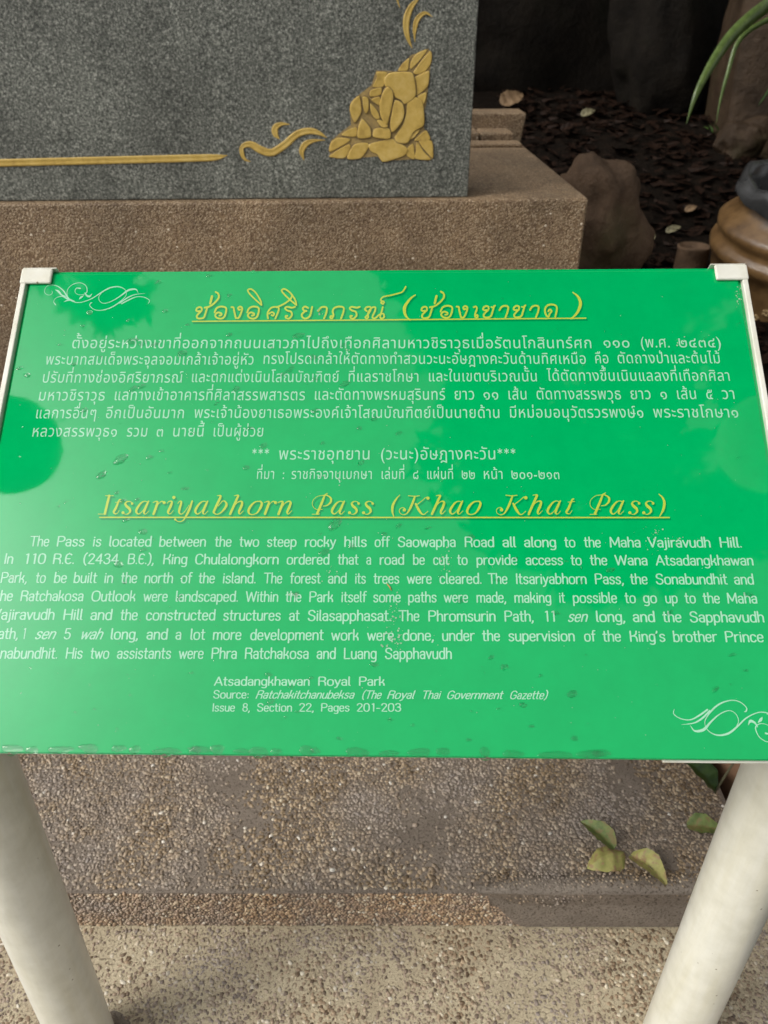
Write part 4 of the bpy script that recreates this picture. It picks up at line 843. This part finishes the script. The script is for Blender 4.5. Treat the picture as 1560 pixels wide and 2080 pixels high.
# ------------------------------------------------------------------ the shaded garden
def on_terrain(px, py):
    d = sight(px, py); t = 1.0
    while t < 12:
        p = CAM + d * t
        if p.z <= terrain(p.x, p.y): return p
        t += 0.01
    return CAM + d * 6
def rock(loc, size, seed, mat, label, rough=.35, rotz=0.0, sub=5, group='rocks in the shaded garden', name='rock'):
    import bmesh
    bm = bmesh.new(); bmesh.ops.create_icosphere(bm, subdivisions=sub, radius=1); V = []
    for v in bm.verts:
        p = v.co.copy(); q = Vector(p); cell = noise.cell_vector(q * 0.9 + Vector((seed * 3.1, 0, 0)))
        r = 1 + rough * (noise.fractal(q * 1.1 + Vector((seed * 7.7, seed, 0)), 1, 2, 2) * .8 + noise.ridged_multi_fractal(q * 1.5 + Vector((seed, 0, 5)), 1, 2, 5, 1, 2) * .22 - .25) + .02 * noise.fractal(q * 9 + Vector((seed, 1, 1)), 1, 2, 3)
        # facets: clip against a few planes
        p = p * r
        for k in range(7):
            rr = random.Random(seed * 31 + k); nn = Vector((rr.gauss(0, 1), rr.gauss(0, 1), rr.gauss(0, 1))).normalized(); lim = rr.uniform(.62, .95); e = p.dot(nn) - lim
            if e > 0: p -= nn * e * .85
        V.append(p)
    F = [tuple(x.index for x in f.verts) for f in bm.faces]; bm.free(); c, s = math.cos(rotz), math.sin(rotz)
    V = [(loc[0] + (v.x * size[0] * c - v.y * size[1] * s), loc[1] + (v.x * size[0] * s + v.y * size[1] * c), loc[2] + v.z * size[2]) for v in V]
    return tag(obj(name, V, F, mat, loc=loc, smooth=True), label, 'rock', group)
rp = at_y(1215, 345, 2.72); rock((rp.x, rp.y, rp.z - .20), (.20, .19, .235), 23, M['rockl'], 'rounded brown boulder against the right end of the plinth')
rock((2.25, 4.7, 1.05), (.62, .45, .75), 5, M['rock'], 'tall split brown rock behind the blade plant, right')
rock((1.62, 5.3, 1.25), (.34, .4, .75), 8, M['rockd'], 'narrow dark grey rock left of the tall brown rock')
rock((2.15, 4.15, .80), (.30, .24, .20), 9, M['rock'], 'low brown rock at the foot of the tall one, behind the blades')
rock((1.85, 4.35, .74), (.16, .12, .12), 14, M['rock'], 'small tan stone between the blades and the tall rock')
rock((.85, 6.2, 1.2), (1.0, .6, 1.1), 11, M['rockd'], 'big near-black rock added in place of the deep shade behind the slab')  # stands in for deep shade: the blackness is in the rock's colour
rock((-.6, 6.0, 1.3), (1.1, .7, 1.2), 12, M['rockd'], 'dark rock wall added out of sight behind the granite slab to deepen the shade')  # unseen wall, added so the garden stays dark
rock((3.3, 4.6, 1.2), (.9, .8, 1.3), 13, M['rockd'], 'large dark rock added beyond the right edge of the frame to block side light')  # side blocker added out of view, keeps light off the garden
rock((3.1, 2.6, .8), (.7, .8, .9), 17, M['rockd'], 'dark rock added out of view right of the glazed jar to block side light')  # second unseen blocker, closes the open right side against light
rock((1.9, 6.6, 2.0), (1.8, .8, 1.0), 15, M['rockd'], 'overhanging dark rock added at the back to blacken the garden')  # overhang added to keep the background black
# jar
jr = on_z(1560, 470, .80); jc = Vector((1.56, 3.0, .105)); jar = root('glazed_jar', tuple(jc), 'ochre glazed clay jar with raised floral relief at the right edge', 'jar'); jar.rotation_euler = (R(9), 0, 0); jar.scale = (1.28, 1.28, 1.28)
prof = [(.0, .0), (.17, .0), (.19, .05), (.225, .20), (.245, .32), (.250, .355), (.262, .365), (.266, .378), (.262, .392), (.250, .400), (.246, .42), (.258, .432), (.258, .446), (.245, .458), (.225, .472), (.205, .490), (.200, .515), (.212, .53), (.212, .545), (.196, .548), (.190, .52), (.192, .46), (.21, .3), (.17, .05), (0, .04)]
V, F = lathe(jc, prof, 72); obj('body', V, F, M['glaze'], jar, smooth=True)
for k in range(5):
    th = R(232 + k * 34)
    def jp(u, w, h=.003):
        z = w; r = .19 + (.25 - .19) * min(1, (z - .05) / .27) + h; a = th + u / r; return (jc.x + r * math.cos(a), jc.y + r * math.sin(a), jc.z + z)
    VV = []; FF = []
    for (u0, w0) in [(0, .22), (.028, .245), (-.026, .25), (.02, .19), (-.03, .20), (.055, .22), (-.055, .235), (.0, .275), (.04, .285), (-.045, .165)]:
        for q in range(5):
            a0 = q * 1.2566 + u0 * 40; pu, pw = u0 + .0075 * math.cos(a0), w0 + .0075 * math.sin(a0); ring = [jp(pu + .0052 * math.cos(t), pw + .0052 * math.sin(t), .0012) for t in np.linspace(0, 5.24, 6)]; add(ring + [jp(pu, pw, .005)], [(i, (i + 1) % 6, 6) for i in range(6)])
    for s in (1, -1): 
        P = [jp(s * x, .15 + .1 * x / .06 + .02 * math.sin(x * 90), .002) for x in np.linspace(0.0, .07, 8)]; add(*tube(P, [.0025] * 8, 6))
    obj('floral_relief', VV, FF, M['relief'], jar, smooth=True)
V = []; F = []; n = 56
rr = random.Random(4)
for i, (r, z) in enumerate([(.0, .30), (.10, .31), (.165, .36), (.180, .47), (.193, .556), (.216, .568), (.226, .552), (.230, .532), (.228, .512)]):
    for k in range(n):
        t = 2 * math.pi * k / n; wv = (noise.noise(Vector((math.cos(t) * 3.2, math.sin(t) * 3.2, i * .35))) * .035 + .010 * math.sin(11 * t)) * (0.15 if i < 5 else (i - 4) / 4) ; zz = z + wv * .9 + (.03 * noise.noise(Vector((t * 1.5, 0, 2))) if i > 5 else 0)
        rad = r + abs(wv) * .5; V.append((jc.x + rad * math.cos(t), jc.y + rad * math.sin(t), jc.z + zz))
for i in range(8):
    for k in range(n): a = i * n + k; b = i * n + (k + 1) % n; F.append((a, b, b + n, a + n))
ps = obj('plastic_sheet', V, F, M['plastic'], loc=tuple(jc + Vector((0, 0, .5))), smooth=True); ps.rotation_euler = (R(9), 0, 0); ps.scale = (1.28, 1.28, 1.28); ps.location = jc + Vector((0, -math.sin(R(9)), math.cos(R(9)))) * .64
tag(ps, 'crumpled black plastic sheet covering the mouth of the ochre jar', 'plastic sheet')
c2_ = Vector((1.255, 3.2, .36)); V, F = lathe(c2_, [(0, 0), (.055, 0), (.065, .04), (.062, .15), (.066, .16), (.060, .165), (.055, .15), (0, .14)], 32); tag(obj('small_pot', V, F, M['rockl'], loc=tuple(c2_), smooth=True), 'small dull brown pot left of the ochre jar', 'pot')

# blade-leaved plants
def blade(P, w, parent, mat=None):
    Q = catmull([(*p, 0) for p in P], 6); Q = [Vector(q[:3]) for q in Q]; V = []; F = []; k = len(Q)
    for i, q in enumerate(Q):
        d = (Q[min(i + 1, k - 1)] - Q[max(i - 1, 0)]).normalized(); s = d.cross(Vector((0.25, 1, .1))).normalized(); n = s.cross(d); t = i / (k - 1); ww = w * (min(1, .35 + t * 2.2) if t < .3 else 1) * (1 - t ** 3) + .001
        V += [q - s * ww / 2 + n * ww * .12, q - s * ww * .02, q + s * ww / 2 + n * ww * .12, q + s * ww / 2 + n * (ww * .12 - .0006), q - n * .0008, q - s * ww / 2 + n * (ww * .12 - .0006)]
    for i in range(k - 1):
        for j in range(6): a = i * 6 + j; b = i * 6 + (j + 1) % 6; F.append((a, b, b + 6, a + 6))
    return obj('blade', V, F, mat or M['blade'], parent, smooth=True)
g0 = Vector((2.0, 3.5, terrain(2.0, 3.5))); bl = root('blade_plant', tuple(g0), 'arching plant with long green blade leaves at the upper right corner', 'plant')
def arch(pts): return [g0] + [at_y(x, y, yy) for x, y, yy in pts]
blade(arch([(1660, 20, 3.45), (1600, -8, 3.35), (1545, 22, 3.22), (1488, 72, 3.14), (1448, 128, 3.06), (1415, 190, 3.0), (1394, 252, 2.98)]), .050, bl)
blade(arch([(1650, 60, 3.45), (1605, 30, 3.35), (1545, 48, 3.28), (1500, 85, 3.24), (1478, 150, 3.2), (1463, 205, 3.18), (1455, 250, 3.16)]), .020, bl)
blade(arch([(1640, 150, 3.5), (1600, 130, 3.6), (1560, 150, 3.7)]), .03, bl, M['ldark']); blade(arch([(1700, 100, 3.4), (1760, 60, 3.3), (1830, 160, 3.2)]), .04, bl); blade(arch([(1660, 40, 3.5), (1700, -80, 3.6), (1790, -60, 3.7)]), .04, bl)
blade(arch([(1610, 160, 3.35), (1575, 170, 3.2), (1540, 215, 3.1)]), .022, bl, M['ldark'])
for q, (px, py, lab) in enumerate(((1545, 225, 'low leafy weed right of the blade tips, below the tall rock'), (1470, 262, 'tiny weed at the tips of the long blades'))):
    b = on_terrain(px, py + 10); wp = root('weed', tuple(b), lab, 'plant', 'weeds under the rocks')
    for k in range(16 if q == 0 else 7):
        an = random.uniform(0, 6.28); l = random.uniform(.05, .12) * (1 if q == 0 else .55); bb = b + Vector((random.uniform(-.09, .09), random.uniform(-.06, .06), random.uniform(0.01, .10) * (1 if q == 0 else .3)))
        leaf('leaf', bb, bb + Vector((math.cos(an) * l, math.sin(an) * l * .7, random.uniform(-.02, .05))), l * .38, M['ldark'] if k % 3 else M['lgreen'], parent=wp, curl=.15)
# fallen leaves on the dark soil: the pale ones one can pick out
gg = 'pale leaves fallen on the dark garden soil'
for px, py, l, w, an, mt, lab in ((1302, 200, .085, .06, .2, 'lpale', 'largest pale oval leaf on the dark soil, centre of the garden'), (1193, 243, .075, .045, .4, 'lpale', 'pale leaf on the dark soil just above the boulder'), (1156, 272, .08, .04, .1, 'litter', 'greenish leaf between the plinth corner and the boulder'),
    (1276, 128, .075, .05, .5, 'lpale', 'pale leaf farthest up the dark slope'), (1192, 118, .09, .05, 1.3, 'litter', 'dim leaf left of the farthest pale one'), (1250, 136, .05, .03, 0, 'lpale', 'tiny leaf left of the farthest pale leaf'), (1230, 162, .07, .03, -.3, 'lpale', 'narrow pale leaf under the farthest pair'),
    (1372, 217, .08, .04, .1, 'ldark', 'leaf on the soil left of the long blade tips'), (1040, 215, .16, .10, .8, 'lbrown', 'large brown-green leaf standing behind the kerb blocks'), (1365, 482, .06, .03, .3, 'lpale', 'pale leaf on the soil between boulder and jar'), (1235, 485, .07, .03, .1, 'lpale', 'grey curled leaf by the foot of the plinth'), (1320, 498, .05, .03, .9, 'lpale', 'small grey leaf above the top edge of the sign'),
    (1400, 440, .05, .03, .4, 'lbrown', 'brown leaf close to the left of the jar'), (1480, 275, .06, .04, .2, 'lyel', 'wet shining leaf above the jar mouth')):
    p = on_terrain(px, py); p.z += .035; d = Vector((math.cos(an), math.sin(an) * .9, .25)) * l * .62; leaf('fallen_leaf', p - d, p + d, w * 1.3, M[mt], lab, group=gg, curl=.12, fold=.12, up=Vector((0, -.7, 1)))
b = on_terrain(1195, 95); leaf('fallen_leaf', at_y(1150, 55, b.y - .3), at_y(1192, 82, b.y - .35), .075, M['lgreen'], 'green blade leaf hanging in the dark above the pale leaves', group=gg, curl=.1)
# leaf litter
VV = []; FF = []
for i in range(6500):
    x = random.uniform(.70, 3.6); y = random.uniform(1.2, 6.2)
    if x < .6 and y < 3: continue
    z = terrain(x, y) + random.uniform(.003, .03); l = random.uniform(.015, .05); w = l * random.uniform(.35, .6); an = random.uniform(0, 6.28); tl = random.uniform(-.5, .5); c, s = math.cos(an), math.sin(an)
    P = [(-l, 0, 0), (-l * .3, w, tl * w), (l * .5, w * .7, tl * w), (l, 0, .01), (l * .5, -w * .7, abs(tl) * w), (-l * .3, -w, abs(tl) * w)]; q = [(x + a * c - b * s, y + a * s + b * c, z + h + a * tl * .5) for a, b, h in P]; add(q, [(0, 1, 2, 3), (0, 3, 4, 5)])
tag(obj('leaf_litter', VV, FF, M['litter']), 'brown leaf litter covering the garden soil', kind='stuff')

# ------------------------------------------------------------------ the tree overhead (its crown mirrors in the board and shades the garden)
def tree(base, limbs, clusters, n, label, lsz=.075, seed=1, r0=.16):
    rr = random.Random(seed); t = root('garden_tree', base, label, 'tree', 'trees over the garden'); B = Vector(base)
    top = Vector(limbs[0][0]); V, F = tube([B - Vector((0, 0, .1)), B + Vector((.03, 0, .8)), (B + top) / 2 + Vector((.1, .05, 0)), top], [r0 * 1.25, r0, r0 * .85, r0 * .65], 16); trunk = obj('trunk', V, F, M['bark'], t, smooth=True)
    for L in limbs:
        P = [Vector(q) for q in L]; V, F = tube(P, [r0 * .55 * (1 - .8 * i / (len(P) - 1)) for i in range(len(P))], 10); obj('limb', V, F, M['bark'], trunk, smooth=True)
    VV = np.zeros((n * 6, 3)); FF = []; 
    for i in range(n):
        c, s = clusters[rr.randrange(len(clusters))]; 
        while True:
            u = Vector((rr.uniform(-1, 1), rr.uniform(-1, 1), rr.uniform(-1, 1)))
            if u.length < 1: break
        u = u * (.55 + .45 * u.length)
        p = Vector((c[0] + u.x * s[0], c[1] + u.y * s[1], c[2] + u.z * s[2])); d = Vector((rr.gauss(0, 1), rr.gauss(0, 1), rr.gauss(-.3, .6))).normalized(); k = d.cross(Vector((rr.gauss(0, .4), rr.gauss(0, .4), 1))).normalized(); nn = k.cross(d); l = lsz * rr.uniform(.6, 1.4); w = l * .3
        VV[i * 6:i * 6 + 6] = [p - d * l, p - d * l * .2 + k * w + nn * w * .3, p + d * l * .5 + k * w * .7 + nn * w * .3, p + d * l, p + d * l * .5 - k * w * .7 + nn * w * .3, p - d * l * .2 - k * w + nn * w * .3]
        FF += [(i * 6, i * 6 + 1, i * 6 + 2, i * 6 + 3), (i * 6, i * 6 + 3, i * 6 + 4, i * 6 + 5)]
    cr = obj('crown', VV, np.array(FF), M['ldark'], t); cr['kind'] = 'stuff'; return t
cl = []
rc = random.Random(3)
for i in range(34):
    x = rc.uniform(.5, 3.6); y = rc.uniform(-.7, 4.2); cl.append(((x, y, rc.uniform(4.1, 5.4)), (rc.uniform(.35, .6), rc.uniform(.35, .6), rc.uniform(.2, .4))))
for x, y in ((.30, .5), (.45, .0), (.35, 1.0), (.6, -.5), (1.0, -.75), (1.4, -.7), (1.8, -.5), (.15, .85), (2.3, -.3), (2.5, .1), (2.6, .6), (2.1, .1), (.15, 1.15), (.4, 1.2), (.3, .8), (.5, .3), (.7, .9), (1.2, .2), (1.5, .9), (1.8, .3), (.9, 1.1)): cl.append(((x, y, 4.25), (.32, .30, .16)))
tree((2.75, 3.7, terrain(2.75, 3.7)), [[(2.5, 3.2, 2.9), (1.9, 2.2, 3.7), (1.3, 1.2, 4.2), (.7, .3, 4.5), (.35, .5, 4.4)], [(2.5, 3.2, 2.9), (2.6, 1.8, 3.8), (2.2, .4, 4.4), (1.4, -.5, 4.7)], [(2.5, 3.2, 2.9), (1.6, 3.3, 3.9), (.6, 3.5, 4.5)], [(2.5, 3.2, 2.9), (3.4, 3.0, 4.2), (3.9, 2.6, 4.8)]], cl, 24000, 'broad tree standing right of the frame, its crown mirrored in the sign', seed=2)
cl = [((rc.uniform(-2.5, 4.5), rc.uniform(6.0, 8.5), rc.uniform(2.0, 4.6)), (.8, .7, .7)) for _ in range(26)] + [((rc.uniform(.9, 3.4), rc.uniform(4.6, 5.8), rc.uniform(2.4, 3.4)), (.6, .4, .35)) for _ in range(12)]
tree((1.6, 7.6, terrain(1.6, 7.6)), [[(1.5, 7.3, 2.6), (.6, 6.8, 3.6), (-.8, 6.9, 4.2)], [(1.5, 7.3, 2.6), (2.6, 6.6, 3.4), (3.6, 6.8, 4.2)], [(1.5, 7.3, 2.6), (1.7, 6, 3.0), (2.2, 5.2, 3.1)]], cl, 15000, 'leafy tree added behind the rocks, its low foliage darkening the garden', seed=5, lsz=.10)  # added foliage mass that shuts out sky light above the garden
cl = [((-1.75, .95, 3.9), (.20, .16, .10)), ((-1.40, .72, 3.95), (.22, .16, .10)), ((-1.9, 1.3, 4.0), (.3, .3, .15)), ((-2.6, 1.4, 4.2), (.5, .5, .3)), ((-3.2, 1.0, 4.4), (.7, .7, .4))]
tree((-3.6, 2.6, terrain(-3.6, 2.6)), [[(-3.4, 2.2, 2.6), (-2.9, 1.5, 3.7), (-2.1, 1.1, 3.9), (-1.4, .75, 3.95)]], cl, 900, 'slender tree left of the frame with one branch reaching over', seed=8, r0=.09)
# two round balls added out of view to put discs into the board's reflection
for k, (px, lab) in enumerate(((18, 'dark green ribbed ball added out of view at left for a dark mirrored disc'), (1562, 'white ribbed ball added out of view at right for a pale mirrored disc'))):
    d = sight(px, 903 if k == 0 else 898).normalized(); P = on_plane(px, 903, SC, SN); r_ = d - SN * 2 * d.dot(SN); far_ = (2.9, 1.9)[k]; c = P + r_ * far_; rad = .058 * (far_ + .78)
    t = root('reflection_ball', tuple(c), lab, 'reflection ball', 'added balls mirrored in the board'); V = []; F = []; n = 40
    for i in range(33):
        ph = math.pi * (i + .5) / 33; rr_ = rad * (1 + .022 * math.cos(i * math.pi)) 
        for q in range(n): a = 2 * math.pi * q / n; V.append((c.x + rr_ * math.sin(ph) * math.cos(a), c.y + rr_ * math.sin(ph) * math.sin(a), c.z + rad * math.cos(ph)))
    for i in range(32):
        for q in range(n): a = i * n + q; b = i * n + (q + 1) % n; F.append((a, b, b + n, a + n))
    F.append(tuple(range(n))[::-1]); F.append(tuple(range(32 * n, 33 * n))); obj('shade', V, F, M['ball_dark' if k == 0 else 'ball_pale'], t, smooth=True)
    V, F = tube([c + Vector((0, 0, rad)), c + Vector((0, 0, rad + .6))], [.004, .004], 6); obj('cord', V, F, M['bark'], t)
bpy.data.objects.remove(_fo)
